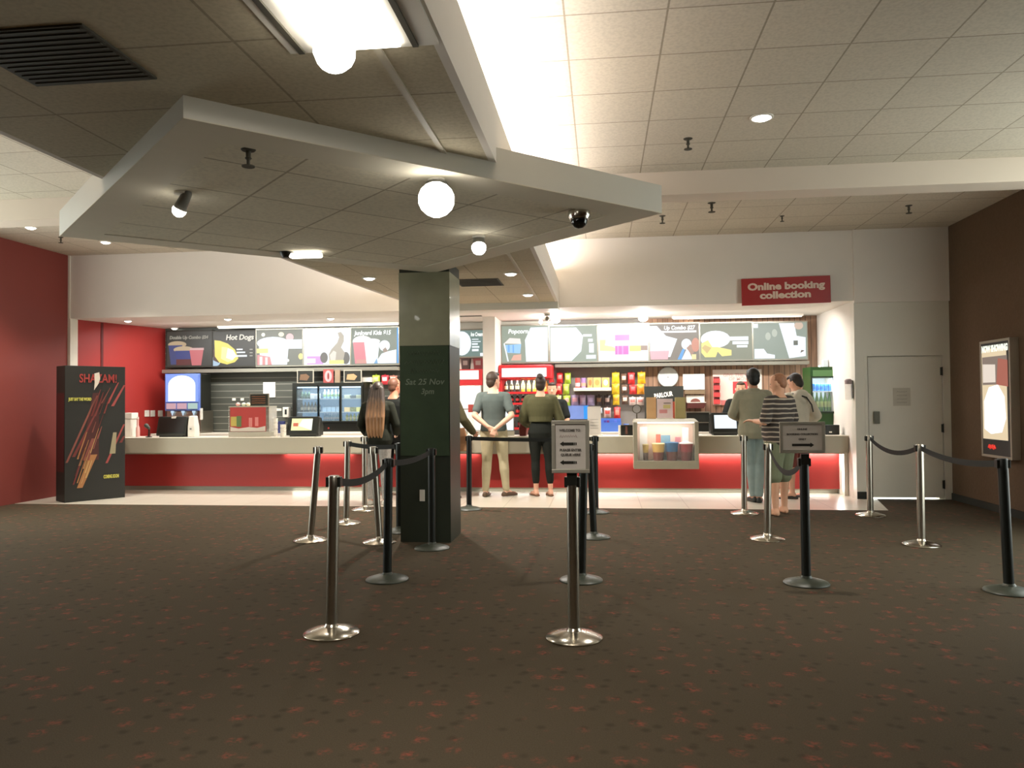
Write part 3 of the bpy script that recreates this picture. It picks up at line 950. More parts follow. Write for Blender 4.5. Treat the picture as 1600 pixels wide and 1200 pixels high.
WH = (222, 230, 236)
DK = (50, 50, 42)
menu_board(260, 516, 332, 574, 'dark menu board at the far left with blue popcorn buckets', DK, .75, [
    ((190, 165, 130), .8, ell(.24, .62, .20, .09)), ((60, 70, 120), .8, cup(.20, .08, .60, .20, .30)),
    ((200, 175, 140), .8, ell(.38, .48, .22, .09)), ((52, 66, 130), .8, cup(.38, .22, .45, .30, .38)), ((96, 34, 34), .8, bar(.22, .06, .54, .22)),
    ((208, 108, 112), .85, cup(.66, .05, .46, .20, .30)), ((226, 180, 176), .8, bar(.52, .46, .82, .52))],
    [('Double Up Combo $24', .50, .80, .085, .84, (150, 146, 132), .8)], M_bframe_d)
menu_board(332, 516, 400, 574, 'dark menu board showing a golden hot dog and the words Hot Dogs', DK, .8, [
    ((178, 204, 224), .9, ell(-.02, .14, .20, .14)), ((92, 64, 52), .8, [(.02, .2), (.16, .12), (.12, .42), (.02, .5)]),
    ((236, 214, 96), 1.05, [(.06, .30), (.16, .14), (.34, .08), (.52, .14), (.60, .24), (.52, .48), (.36, .64), (.18, .72), (.05, .74)]),
    ((250, 232, 150), 1.15, [(.20, .24), (.36, .14), (.50, .20), (.46, .42), (.34, .54), (.22, .56)]),
    ((222, 230, 240), 1.2, [(.32, .26), (.46, .2), (.56, .3), (.48, .46), (.36, .52)]),
    (WH, 1.1, bar(.56, .46, .70, .50)), (WH, 1.1, bar(.56, .38, .76, .42)), (WH, 1.1, bar(.54, .28, .80, .33)),
    ((170, 168, 156), .9, bar(.86, .46, .93, .49)), ((170, 168, 156), .9, bar(.86, .37, .93, .40)), ((170, 168, 156), .9, bar(.86, .29, .93, .32))],
    [('Hot Dogs', .64, .80, .14, .64, (226, 220, 206), 1.0)], M_bframe_d)
menu_board(400, 513, 474, 573, 'grey menu board with a big white popcorn tub and scattered candy colours', (128, 130, 118), .95, [
    (WH, 1.25, ell(.36, .62, .34, .16)), (WH, 1.2, cup(.38, .05, .64, .56, .64)), ((240, 226, 140), 1.1, bar(.02, .36, .26, .48)),
    ((226, 150, 150), 1.0, [(.03, .05), (.34, .05), (.30, .26), (.03, .32)]), ((244, 224, 220), 1.1, bar(.08, .05, .14, .27)), ((244, 224, 220), 1.1, bar(.20, .05, .25, .25)),
    ((238, 190, 190), 1.1, ell(.72, .76, .08, .10)), ((240, 232, 200), 1.1, ell(.54, .84, .06, .06)), ((240, 240, 220), 1.1, ell(.16, .84, .04, .05)),
    ((244, 226, 140), 1.1, ell(.95, .26, .05, .08)), ((240, 240, 230), 1.1, ell(.68, .16, .03, .04)), (WH, 1.15, bar(.66, .46, .98, .70))])
menu_board(474, 512, 548, 572, 'white menu board with a purple strip and a tall swirled ice cream', WH, 1.15, [
    ((214, 160, 222), 1.0, bar(.08, .05, .42, .26)), (WH, 1.2, bar(.06, .08, .26, .20)),
    ((120, 116, 108), .8, ell(.44, .22, .08, .14)), ((116, 112, 104), .8, ell(.90, .20, .08, .16)),
    ((192, 182, 164), .9, [(.56, .10), (.84, .10), (.88, .34), (.80, .48), (.86, .64), (.86, .78), (.80, .88), (.73, .86), (.76, .74), (.72, .60), (.60, .44), (.54, .30)]),
    ((226, 220, 206), 1.0, [(.58, .12), (.68, .12), (.70, .36), (.64, .40), (.56, .28)]),
    ((240, 230, 140), 1.0, bar(.55, .05, .86, .15))])
menu_board(548, 510, 624, 571, 'grey menu board with a pink popcorn tub, beside the column', (122, 132, 118), .95, [
    ((232, 228, 222), 1.15, ell(.24, .62, .20, .15)), ((222, 130, 140), 1.0, cup(.22, .05, .60, .26, .34)), ((214, 150, 140), 1.0, bar(.12, .05, .34, .16)),
    (WH, 1.2, cup(.44, .05, .62, .22, .32)), ((232, 232, 228), 1.15, ell(.44, .62, .17, .07)), (WH, 1.2, ell(.70, .50, .11, .14)),
    ((160, 140, 124), .9, [(.66, .40), (.72, .22), (.80, .30), (.72, .46)]), (WH, 1.15, [(.50, .05), (.94, .05), (.94, .40), (.78, .36), (.64, .30)]),
    ((120, 170, 214), 1.0, [(.48, .05), (.56, .05), (.54, .18)]), ((60, 150, 222), 1.1, bar(.955, .05, .985, .95))],
    [("Junkyard Kids $15", .46, .83, .11, .76, (236, 240, 236), 1.2)])
menu_board(700, 514, 757, 559, 'teal grey menu board with the words Ice Cream right of the column', (112, 134, 128), .95, [
    (WH, 1.2, ell(.38, .50, .26, .42)), (WH, 1.15, bar(.66, .62, .84, .65)), (WH, 1.15, bar(.66, .54, .90, .57)), (WH, 1.15, bar(.66, .44, .82, .50)),
    (WH, 1.15, bar(.66, .34, .86, .40)), (WH, 1.15, bar(.66, .22, .84, .30)), (WH, 1.2, bar(.88, .05, .98, .16))],
    [('Ice Cream', .80, .80, .13, .34, (236, 240, 236), 1.2)])
GB = (150, 162, 146)
menu_board(783, 507, 858, 568, 'pale board with blue striped popcorn cup at the left of the right hand menu row', GB, .95, [
    ((228, 222, 216), 1.1, [(.06, .52), (.18, .66), (.40, .64), (.42, .50)]), ((150, 196, 236), 1.1, [(.09, .48), (.42, .50), (.40, .26), (.13, .28)]),
    ((110, 168, 226), 1.1, bar(.14, .30, .18, .48)), ((110, 168, 226), 1.1, bar(.24, .28, .27, .48)), ((226, 178, 158), 1.0, [(.20, .08), (.42, .08), (.42, .24), (.26, .22)]),
    (WH, 1.2, [(.05, .52), (.08, .52), (.16, .06), (.13, .06)]), (WH, 1.25, [(.52, .05), (.97, .05), (.97, .92), (.62, .92), (.50, .60)])],  # last white shape paints spotlight glare over this half of the board
    [('Popcorn', .36, .82, .11, .42, (236, 240, 236), 1.2)])
menu_board(858, 507, 934, 567, 'pale board with painted spotlight glare, second in the right hand menu row', GB, .97, [
    (WH, 1.25, [(.03, .05), (.46, .05), (.66, .30), (.70, .70), (.56, .92), (.03, .92)]), (WH, 1.15, bar(.70, .68, .88, .74)), (WH, 1.15, bar(.80, .54, .90, .62)),  # large white shape is the spotlight glare painted into the artwork
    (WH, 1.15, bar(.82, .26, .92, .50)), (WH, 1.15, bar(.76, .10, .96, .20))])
menu_board(934, 505, 1014, 566, 'white board with a yellow sweet and pink striped pack in the right hand menu row', WH, 1.1, [  # near-white face has the blown-out spotlight glow in its colour
    ((236, 234, 160), 1.05, [(.04, .30), (.44, .28), (.30, .40), (.14, .44), (.16, .58), (.04, .58)]), ((224, 150, 216), 1.0, bar(.34, .56, .62, .70)),
    ((218, 110, 200), 1.0, bar(.34, .20, .60, .42)), ((232, 150, 218), 1.0, bar(.38, .20, .41, .42)), ((232, 150, 218), 1.0, bar(.47, .20, .50, .42)),
    ((240, 226, 120), 1.05, bar(.62, .28, .84, .42)), ((170, 140, 122), .9, bar(.84, .30, .97, .42))])
menu_board(1014, 504, 1093, 565, 'menu board headed Up Combo with a pink cup, in the right hand row', (140, 130, 118), .85, [
    (WH, 1.25, [(.02, .25), (.10, .12), (.42, .12), (.56, .58), (.34, .66), (.16, .92), (.02, .92)]), ((236, 176, 184), 1.05, cup(.20, .06, .28, .34, .40)), ((240, 240, 240), 1.15, bar(.16, .74, .94, .79)),  # first white shape continues the painted spotlight glare
    ((90, 160, 222), 1.0, [(.56, .05), (.64, .05), (.72, .34), (.66, .32)]), (WH, 1.15, [(.64, .05), (.86, .05), (.76, .36)]), (WH, 1.15, ell(.74, .44, .10, .14)),
    ((180, 140, 120), .9, [(.74, .34), (.84, .16), (.92, .28), (.82, .44)]), ((210, 140, 116), .95, ell(.92, .42, .08, .18)), ((240, 220, 160), 1.0, bar(.84, .05, .93, .18))],
    [('Up Combo $27', .60, .86, .10, .62, (240, 240, 238), 1.2)])
menu_board(1093, 503, 1176, 564, 'grey green board with golden nuggets in the right hand menu row', (138, 142, 122), .9, [
    (WH, 1.2, ell(.30, .56, .28, .22)), ((238, 220, 130), 1.05, [(.03, .22), (.10, .10), (.30, .10), (.34, .24), (.42, .12), (.60, .14), (.60, .28), (.34, .36), (.24, .36), (.16, .54), (.03, .46)]),
    ((214, 186, 120), .95, [(.04, .34), (.14, .20), (.22, .34), (.10, .42)]), (WH, 1.15, bar(.54, .52, .92, .62)), (WH, 1.15, bar(.62, .42, .92, .50)), (WH, 1.15, bar(.70, .34, .90, .40))])
menu_board(1176, 502, 1262, 563, 'grey green board with a white cup at the right end of the menu row', (146, 158, 146), .92, [
    (WH, 1.2, bar(.02, .84, .10, .95)), (WH, 1.2, [(.03, .05), (.40, .05), (.40, .14), (.26, .18), (.20, .30), (.03, .30)]),
    ((176, 184, 170), 1.0, ell(.40, .70, .05, .10)), ((176, 184, 170), 1.0, ell(.28, .62, .05, .10)),
    (WH, 1.2, [(.48, .95), (.76, .95), (.80, .62), (.96, .58), (.96, .10), (.66, .05)]), ((110, 116, 106), .8, bar(.74, .38, .82, .50)), ((214, 190, 170), .9, ell(.84, .88, .08, .10)),
    ((120, 110, 96), .8, [(.86, .18), (.94, .24), (.88, .26)])])
# white fluorescent battens on the top of the boards
for (x0, x1, y, lab) in ((340, 624, 517, 'batten light along the top of the left menu boards'), (1050, 1255, 506, 'batten light along the top of the right menu boards')):
    a, b = at_y(x0, y, 12.70), at_y(x1, y - 2, 12.70)
    t = thing('batten_light', lab, 'light', (a.x, 12.70, 2.75))
    MB().box(0, -.02, -.035, b.x - a.x, .03, 0).build('body', M_offw, t)
    MB().tube([(.02, 0, -.042), (b.x - a.x - .02, 0, -.042)], .007).build('tube', glow('batten_tube', (255, 250, 236), 2.0), t)
x0, z0, x1, z1 = rect_y(258, 575.5, 624, 581, 12.9)
tag(MB().box(x0, 12.80, z0, x1, 12.995, z1).build('menu_shelf', M_bframe), 'long metal ledge under the left menu boards', 'ledge')
x0, z0, x1, z1 = rect_y(868, 567, 1262, 572, 12.9)
tag(MB().box(x0, 12.80, z0, x1, 12.995, z1).build('menu_shelf', M_bframe), 'long metal ledge under the right menu boards', 'ledge')

# ------------------------------------------------------------------ generic small things
def wall_box(name, label, cat, r, Y, depth, m, group=None, bevel=.004, part_label=None):
    x0, z0, x1, z1 = rect_y(*r, Y)
    o = MB().box(x0, Y, z0, x1, Y + depth, z1).build(name, m, bevel=bevel)
    return tag(o, label, cat, group), (x0, z0, x1, z1)


# red recess wall sockets
ang = math.atan2(13.02 - 11.30, -7.79 + 8.27)
for px, w in ((229, 'nearest the foyer'), (238, 'in the middle'), (250, 'nearest the drinks machine')):
    # point on the angled wall line
    d = ray(px, 646)
    n = Vector((math.sin(ang), -math.cos(ang), 0)); p0 = Vector((-8.27, 11.30, 0))
    k = (p0 - CAM).dot(n) / d.dot(n); p = CAM + d * k + n * .001
    t = thing('wall_socket', 'white socket plate on the red recess wall, ' + w, 'socket', p, ang, 'socket plates on the red recess wall')
    MB().box(-.05, -.012, -.055, .05, -.002, .055).build('plate', M_offw, t, bevel=.003)
    MB().box(-.02, -.018, .005, .02, -.0121, .035).build('switch', M_offw, t)

# drinks machine
x0, z0, x1, z1 = rect_y(259, 584, 313, 680, 12.5)
t = thing('drinks_machine', 'soft drink dispenser with a glowing white blue arched front', 'drinks machine', ((x0 + x1) / 2, 12.47, BC_Z))
w = (x1 - x0) / 2; hh = z1 - BC_Z
zz = lambda py: at_y(286, py, 12.5).z - BC_Z
MB().box(-w, .06, .0, w, .48, zz(642)).build('lower_body', M_steel, t, bevel=.01)
MB().box(-w, .05, zz(642), w, .40, hh).build('upper_body', M_black, t, bevel=.01)
MB().box(-w, .0, zz(642), w, .049, hh).build('front_bezel', mat('drinks_machine_blue', (96, 120, 190), .4), t, bevel=.01)
fc = MB().slab([(-w + .02, zz(628)), (w - .02, zz(628)), (w - .02, hh - .02), (-w + .02, hh - .02)], -.008, -.001, 0)
fc.slab([(-w * .78, zz(627)), (w * .78, zz(627))] + [(w * .78 * math.cos(rad(a)), hh - .20 + .17 * math.sin(rad(a))) for a in range(0, 181, 15)], -.013, -.0085, 1)
fc.build('lit_front', [glow('blue_front', (130, 160, 236), 1.0), glow('white_front', (226, 234, 246), 1.5)], t)
for i, c in enumerate(((216, 172, 180), (216, 172, 184), (186, 214, 204))):
    xm = -w * .62 + w * .62 * i
    l = MB().box(xm - w * .27, -.012, zz(639), xm + w * .27, -.001, zz(630)).build('flavour_label', print_mat(c, .8), t)
    MB().lathe([(.02, 0), (.03, -.03), (.012, -.06), (.01, -.09)], (xm, .03, zz(641)), 12).build('nozzle', glow('nozzle_light', (190, 216, 236), .9) if i < 3 else M_black, t, smooth=True)
MB().box(-w, -.10, 0, w, .06, .035).build('drip_tray', M_steel, t)
MB().box(w, .02, zz(656), w + .03, .06, zz(638)).build('side_switch', M_offw, t)

# things on the left end of the counter
def on_counter(name, label, cat, r, Y, group=None):
    x0, z0, x1, z1 = rect_y(*r, Y)
    return thing(name, label, cat, ((x0 + x1) / 2, Y, TOPZ), 0, group), (x1 - x0) / 2, z1 - TOPZ


t, w, h = on_counter('straw_dispenser', 'cream dispenser on the counter end behind the film standee', 'dispenser', (194, 645, 208, 682), 11.75)
MB().box(-w, -.06, 0, w, .10, h * .75).build('body', M_offw, t, bevel=.006)
MB().box(-w - .01, -.07, h * .75, w + .02, .11, h).build('lid', M_offw, t, bevel=.006)
t, w, h = on_counter('plastic_bottle', 'clear pink tinted bottle beside the cream dispenser', 'bottle', (213, 652, 218, 680), 11.72)
MB().lathe([(.03, 0), (.032, .10), (.028, .15), (.012, .19), (.012, h)], n=14).build('body', mat('clear_pink', (220, 170, 160), .2), t, smooth=True)
MB().lathe([(.014, h - .03), (.014, h + .005)], n=12).build('cap', M_offw, t)
t, w, h = on_counter('barcode_scanner', 'small black scanner on a stand beside the left register', 'scanner', (227, 660, 238, 682), 11.55)
MB().lathe([(.05, 0), (.05, .012), (.012, .02)], n=16).build('base', M_black, t, smooth=True)
MB().tube([(0, 0, .01), (.0, .01, .10), (-.005, -.0, h - .07)], .012).build('stem', M_black, t)
MB().capsule((-.03, -.02, h - .05), .035, (.01, -.01, h - .09), .022).build('scanner_head', mat('scanner_grey', (70, 74, 66), .4), t, smooth=True)


def register(px, label, lit, flip=False, art=False):
    t, w, h = on_counter('cash_register', label, 'cash register', px, 11.60, 'point of sale terminals on the counter')
    MB().box(-w * .8, -.02, 0, w * .8, .22, .025).build('base', M_black, t, bevel=.006)
    a = rad(18)
    hb = MB()
    # wedge shaped body leaning back
    pr = [(-.02, .02), (.18, .02), (.20, h * .55), (.10, h), (.05, h), (-.03, .05)]
    rs = [[(x, y, z) for y, z in pr] for x in (-w, -w * .86, w * .86, w)]
    rs[0] = [(-w, y * .9 + .006, .02 + (z - .02) * .93) for y, z in pr]; rs[3] = [(w, y * .9 + .006, .02 + (z - .02) * .93) for y, z in pr]
    hb.rings([r[::-1] for r in rs])
    b = hb.build('body', M_black, t, bevel=.006)
    # front face goes from (-.03,.05) to (.05,h)
    def fp(x, k, off=.0):
        y = -.03 + .08 * k; z = .05 + (h - .05) * k
        return (x, y - .004 - off, z + .001)
    if lit:
        sc = MB()
        x0, x1 = (-w * .72, w * .55) if art else (-w * .72, w * .78)
        c1 = [fp(x0, .18), fp(x1, .18), fp(x1, .88), fp(x0, .88)]
        c2 = [(p[0], p[1] + .004, p[2]) for p in c1]
        sc.rings([c2, c1], 0)
        if art:
            xm = x0 + (x1 - x0) * .36
            sc.poly([fp(xm, .45, .002), fp(x1, .2, .002), fp(x1, .86, .002), fp(xm + .05, .82, .002)], 1)
            sc.poly([fp(x0 + .03, .42, .002), fp(xm - .01, .42, .002), fp(xm - .01, .62, .002), fp(x0 + .03, .62, .002)], 2)
        sc.build('screen', [glow('pos_yellow' if art else 'pos_white', (240, 232, 170) if art else (222, 232, 238), 1.15), glow('pos_white', (222, 232, 238), 1.15), print_mat((224, 110, 80), .9)], t)
    else:
        c1 = [fp(-w * .85, .1), fp(w * .85, .1), fp(w * .85, .9), fp(-w * .85, .9)]
        MB().rings([[(p[0], p[1] + .004, p[2]) for p in c1], c1]).build('screen', mat('dark_screen', (34, 26, 22), .3), t)
        MB().box(-.02, .035, h - .03, .05, .06, h + .004).build('clip', M_offw, t)
    return t


register((245, 651, 291, 681), 'black register with a dark screen at the left end of the counter', False)
register((448, 651, 499, 681), 'register with a yellow and white lit screen in front of the black fridge', True, art=True)
register((1110, 645, 1156, 681), 'register with a plain white lit screen facing the man in jeans', True)
t, w, h = on_counter('receipt_printer', 'white rounded printer beside the dark left register', 'printer', (294, 650, 305, 681), 11.62)
MB().rings([[(-w, -.02, 0), (w, -.02, 0), (w, .14, 0), (-w, .14, 0)], [(-w, -.02, h * .5), (w * .95, -.02, h * .5), (w * .95, .14, h * .5), (-w, .14, h * .5)], [(-w, .02, h), (w * .6, .02, h), (w * .6, .12, h), (-w, .12, h)]]).build('body', M_offw, t, bevel=.01)
MB().box(-.02, -.024, h * .35, .01, -.0205, h * .42).build('button', M_grey, t)

# sweets case with red picture
t, w, h = on_counter('sweets_case', 'clear sweets case with a red printed front on the left counter', 'display case', (357, 636, 421, 682), 11.58)
MB().box(-w, 0, 0, w, .28, .08).build('base', M_counter, t, bevel=.004)
M_acr = mat('clear_acrylic', (232, 228, 214), .08, trans=.0, alpha=.28, spec=.6)
cs = MB()
for (a, b) in (((-w, .0), (-w + .008, .28)), ((w - .008, .0), (w, .28))):
    cs.box(a[0], a[1], .081, b[0], b[1], h)
cs.box(-w, .272, .081, w, .28, h)
cs.build('acrylic_walls', M_acr, t)
MB().box(-w, 0, h, w, .28, h + .012).build('lid', M_counter, t)
fr = MB().box(-w * .92, .001, .085, w * .82, .008, h - .004, 0).box(-w * .88, -.003, h * .36, -w * .40, .0005, h * .68, 1).box(-w * .60, -.004, h * .34, -w * .36, -.0031, h * .70, 2)
fr.box(w * .0, -.003, h * .34, w * .16, .0005, h * .64, 3).box(w * .3, -.003, h * .36, w * .46, .0005, h * .66, 3)
fr.slab([(-w * .9, .09), (w * .8, .09), (w * .8, h * .36), (w * .4, h * .30), (0, h * .33), (-w * .5, h * .28), (-w * .9, h * .34)], -.004, .0006, 4)
fr.build('printed_front', [print_mat((178, 60, 54)), print_mat((190, 170, 84)), print_mat((96, 120, 70)), print_mat((214, 130, 124)), print_mat((206, 196, 182))], t)
for i, (px, c, wd) in enumerate(((372, (222, 168, 160), 'pink'), (381, (214, 216, 190), 'pale green'), (388, (220, 206, 178), 'cream'))):
    p = at_y(px, 633, 11.68)
    tag(MB().ellipsoid((p.x, 11.68, TOPZ + h + .012 + .03), .034, .034, .031).build('wrapped_sweet', print_mat(c), smooth=True), wd + ' round sweet on top of the clear sweets case', 'sweet', 'sweets on top of the case')
x0, z0, x1, z1 = rect_y(390, 615, 420, 635, 11.74)
t = thing('price_card', 'black framed price card standing on the clear sweets case', 'card', ((x0 + x1) / 2, 11.74, TOPZ + h + .0125))
w2, h2 = (x1 - x0) / 2, z1 - TOPZ - h - .012
MB().box(-w2, 0, 0, w2, .02, h2).build('frame', mat('card_frame', (120, 112, 98), .5), t, bevel=.002)
f = MB().box(-w2 + .015, -.003, .012, w2 - .015, -.0005, h2 - .012).build('card_face', M_blackm, t)
for k in range(4):
    z = h2 * (.76 - .17 * k)
    MB().tube([(p[0] - .01, -.0045, z + p[2]) for p in scribble(w2 * 1.4, .016, 60 + k, n=18)], .003, 5).build('chalk_line', mat('orange_chalk', (168, 104, 66), .8), f)
t, w, h = on_counter('clear_tub', 'empty clear plastic tub beside the sweets case', 'tub', (424.5, 652, 430, 681), 11.92)
MB().lathe([(w * .85, 0), (w, h), (w * .9, h), (w * .75, .006), (.003, .006)], n=16, cap=False).build('tub', M_acr, t, smooth=True)
for px, r_, lab in ((430, (428, 653, 434, 681), 'tall narrow stack of white cups beside the sweets case'), (442, (438, 663, 447, 682), 'short stack of white cups left of the lit register')):
    t, w, h = on_counter('cup_stack', lab, 'cups', r_, 11.56, 'cup stacks on the left counter')
    prof = []
    k = 6
    for i in range(k):
        z = h * i / k
        prof += [(w * .8 + .004 * (i % 2), z), (w, z + h / k - .008), (w + .004, z + h / k - .004)]
    MB().lathe(prof, n=18).build('cups', M_offw, t, smooth=True)
x0, z0, x1, z1 = rect_y(409, 597, 428, 621, 12.93)
tag(MB().box(x0, 12.985, z0, x1, 12.999, z1).build('paper_sheet', mat('white_sheet', (226, 222, 214), .8)), 'white paper sheet pinned to the dark slatted wall', 'paper')
x0, z0, x1, z1 = rect_y(442, 636, 452, 652, 12.93)
t = thing('wall_dispenser', 'small white dispenser on the slatted wall left of the black fridge', 'dispenser', ((x0 + x1) / 2, 12.999, z0))
MB().box(-(x1 - x0) / 2, -.09, 0, (x1 - x0) / 2, 0, z1 - z0).build('body', M_offw, t, bevel=.012)
MB().box(-.015, -.095, .05, .02, -.0905, z1 - z0 - .04).build('window', M_black, t)
for px in (434, 438):
    x0, z0, x1, z1 = rect_y(px - 2, 638, px + 1.5, 642, 12.99)
    tag(MB().box(x0, 12.985, z0, x1, 12.999, z1).build('wall_hook', M_offw), 'tiny white hook on the slatted wall beside the white dispenser', 'hook', 'hooks by the dispenser')
for px in (365, 378):
    x0, z0, x1, z1 = rect_y(px - 2, 622, px + 3, 626, 12.99)
    tag(MB().box(x0, 12.985, z0, x1, 12.999, z1).build('wall_hook', M_offw), 'tiny white hook on the slatted wall above the sweets case', 'hook', 'hooks above the sweets case')
t = thing('blue_tub', 'small dark blue tub behind the white cup stacks', 'tub', (at_y(437, 660, 12.5).x, 12.55, BC_Z))
MB().lathe([(.06, 0), (.075, .20), (.07, .20), (.055, .01), (.003, .01)], n=16, cap=False).build('tub', mat('blue_plastic', (54, 62, 110), .5), t, smooth=True)

# ------------------------------------------------------------------ bottles
BOT = {}


def bottle(kind, loc, label, group, h=.24, r=.032, body=(60, 50, 44), lab=(200, 60, 50), cap=(200, 40, 40)):
    loc = (loc[0], loc[1], loc[2] + .001)
    key = (kind, round(h, 3))
    if key not in BOT:
        t = thing('bottle', label, 'bottle', loc, 0, group)
        MB().lathe([(r * .9, 0), (r, .01), (r, h * .55), (r * .9, h * .66), (r * .45, h * .82), (r * .38, h * .93)], n=12).build('body', mat('bottle_' + kind, body, .2, var=.03), t, smooth=True)
        MB().lathe([(r * 1.03, h * .22), (r * 1.03, h * .52)], n=12).build('label_band', mat('bottle_label_' + kind, lab, .5, var=.03), t, smooth=True)
        MB().lathe([(r * .44, h * .92), (r * .44, h)], n=10).build('cap', mat('bottle_cap_' + kind, cap, .4, var=.03), t, smooth=True)
        BOT[key] = t
        return t
    c = copy_tree(BOT[key])
    c.location = loc; c['label'] = label; c['group'] = group
    return c


# ------------------------------------------------------------------ black three door fridge
FX0, FZ0, FX1, FZ1 = rect_y(455, 598, 567, 676, 12.45)
FZ0 = BC_Z
FYf = 12.45
t = thing('drinks_fridge', 'wide black fridge with three glass doors on the left back counter', 'fridge', (0, FYf, 0))
zb_, zt_ = at_y(510, 658, FYf).z, at_y(510, 604, FYf).z
shell = MB().box(FX0, .05, FZ0, FX1, .40, zb_).box(FX0, .05, zt_, FX1, .40, FZ1).box(FX0, .05, zb_, FX0 + .05, .40, zt_).box(FX1 - .04, .05, zb_, FX1, .40, zt_)
shell.build('cabinet', M_black, t)
MB().box(FX0 + .05, .37, zb_, FX1 - .04, .40, zt_).build('glowing_back', glow('fridge_back', (120, 176, 222), .42), t)  # back panel glows by itself in place of lit interior walls
fxx = [(463, 496), (498, 530), (533, 564)]
fx = []
for (a, b) in fxx:
    X0, X1 = at_y(a, 630, FYf).x, at_y(b, 630, FYf).x
    fx.append((X0, X1))
    d = MB().box(X0 - .022, 0, zb_ - .02, X0, .045, zt_ + .02).box(X1, 0, zb_ - .02, X1 + .022, .045, zt_ + .02).box(X0, 0, zb_ - .02, X1, .045, zb_).box(X0, 0, zt_, X1, .045, zt_ + .02)
    dd = d.build('door', M_black, t)
    MB().box(X0, .02, zb_, X1, .024, zt_).build('glass', mat('fridge_glass', (200, 220, 230), .05, alpha=.10, spec=.5), dd)
shz = [at_y(480, 623, FYf).z, at_y(480, 644, FYf).z]
for z in shz:
    MB().box(FX0 + .051, .06, z - .012, FX1 - .041, .365, z).build('shelf', glow('fridge_shelf_edge', (190, 214, 230), .55), t)  # shelves carry their own glow for the lit interior
MB().box(FX0 + .06, .07, zt_ - .02, FX1 - .05, .10, zt_ - .001).build('light_strip', glow('fridge_tube', (214, 236, 250), 2.0), t)
lamp('fridge_lamp', 'AREA', ((FX0 + FX1) / 2, .12, zt_ - .03), 6, (.75, .9, 1), t, aim=(0, .4, -1), shape='RECTANGLE', size=1.0, size_y=.05)
MB().lathe([(.014, 0), (.014, .012)], n=12).build('badge', print_mat((214, 80, 70)), t).matrix_local = Matrix.Translation((at_y(512, 669, FYf).x, .046, at_y(512, 669, FYf).z)) @ Matrix.Rotation(PI / 2, 4, 'X')
MB().box(FX0 - .02, -.01, BC_Z + .0005, FX1 + .06, .049, BC_Z + .02).build('front_rail', M_offw, t)
rnd = random.Random(5)
for i in range(6):
    x = fx[0][0] + .035 + i * (fx[0][1] - fx[0][0] - .07) / 5
    bottle('dark', (x, FYf + .16, shz[1]), 'dark bottle in the left door of the black fridge, lower row', 'dark bottles behind the left fridge door', .17, .026, (56, 60, 50), (150, 150, 140), (60, 60, 56))
for i in range(3):
    x = fx[0][0] + .04 + i * .062
    bottle('darkgreen', (x, FYf + .16, shz[0]), 'dark green bottle in the left door of the black fridge, upper row', 'green bottles behind the left fridge door', .13, .027, (40, 66, 52), (60, 90, 70), (60, 60, 56))
for i in range(2):
    o = MB().box(-.038, -.03, 0, .038, .03, .085).build('drink_carton', mat('carton_white', (206, 212, 220), .6), bevel=.003)
    o.location = (fx[0][1] - .055 - .085 * i, FYf + .16, shz[0] + .001)
    tag(o, 'white carton in the left door of the black fridge', 'carton', 'white cartons behind the left fridge door')
for i in range(4):
    o = MB().box(-.035, -.03, 0, .035, .03, .085).build('water_pack', mat('pack_blue', (150, 190, 224), .5), bevel=.003)
    o.location = (fx[1][0] + .05 + i * .078, FYf + .16, shz[1] + .001)
    tag(o, 'pale blue pack in the middle door of the black fridge', 'pack', 'blue packs behind the middle fridge door')
for i in range(5):
    bottle('clear', (fx[1][0] + .04 + i * .065, FYf + .18, shz[0]), 'clear bottle in the middle door of the black fridge', 'clear bottles behind the middle fridge door', .15, .024, (150, 190, 210), (110, 140, 90), (220, 226, 230))
for i, (c, nm, dz) in enumerate((((206, 220, 200), 'pale', .06), ((60, 80, 90), 'dark', .05), ((196, 206, 170), 'yellow green', .055))):
    o = MB().box(-.05, -.04, 0, .05, .04, dz).build('food_box', print_mat(c), bevel=.003)
    o.location = (fx[2][0] + .06 + i * .105, FYf + .16, shz[0] + .001)
    tag(o, nm + ' food box on the upper shelf behind the right fridge door', 'box')
for i, (c, nm) in enumerate((((206, 190, 140), 'tan'), ((96, 110, 60), 'olive'), ((200, 206, 120), 'lime'))):
    o = MB().box(-.05, -.04, 0, .05, .04, .075).build('food_box', print_mat(c), bevel=.003)
    o.location = (fx[2][0] + .06 + i * .105, FYf + .16, shz[1] + .001)
    tag(o, nm + ' food box on the lower shelf behind the right fridge door', 'box')
for i in range(8):
    bottle('pale', (fx[1][0] + .03 + i * .042, FYf + .2, zb_ + .001), 'pale bottle at the bottom of the middle fridge door', 'pale bottles in the bottom of the middle fridge door', .12, .018, (120, 160, 190), (150, 170, 190), (190, 200, 210))
for i in range(5):
    bottle('juice', (fx[2][0] + .035 + i * .064, FYf + .2, zb_ + .001), 'juice bottle at the bottom of the right fridge door', 'juice bottles in the bottom of the right fridge door', .12, .026, (150, 170, 90), (190, 190, 120), (90, 110, 60))
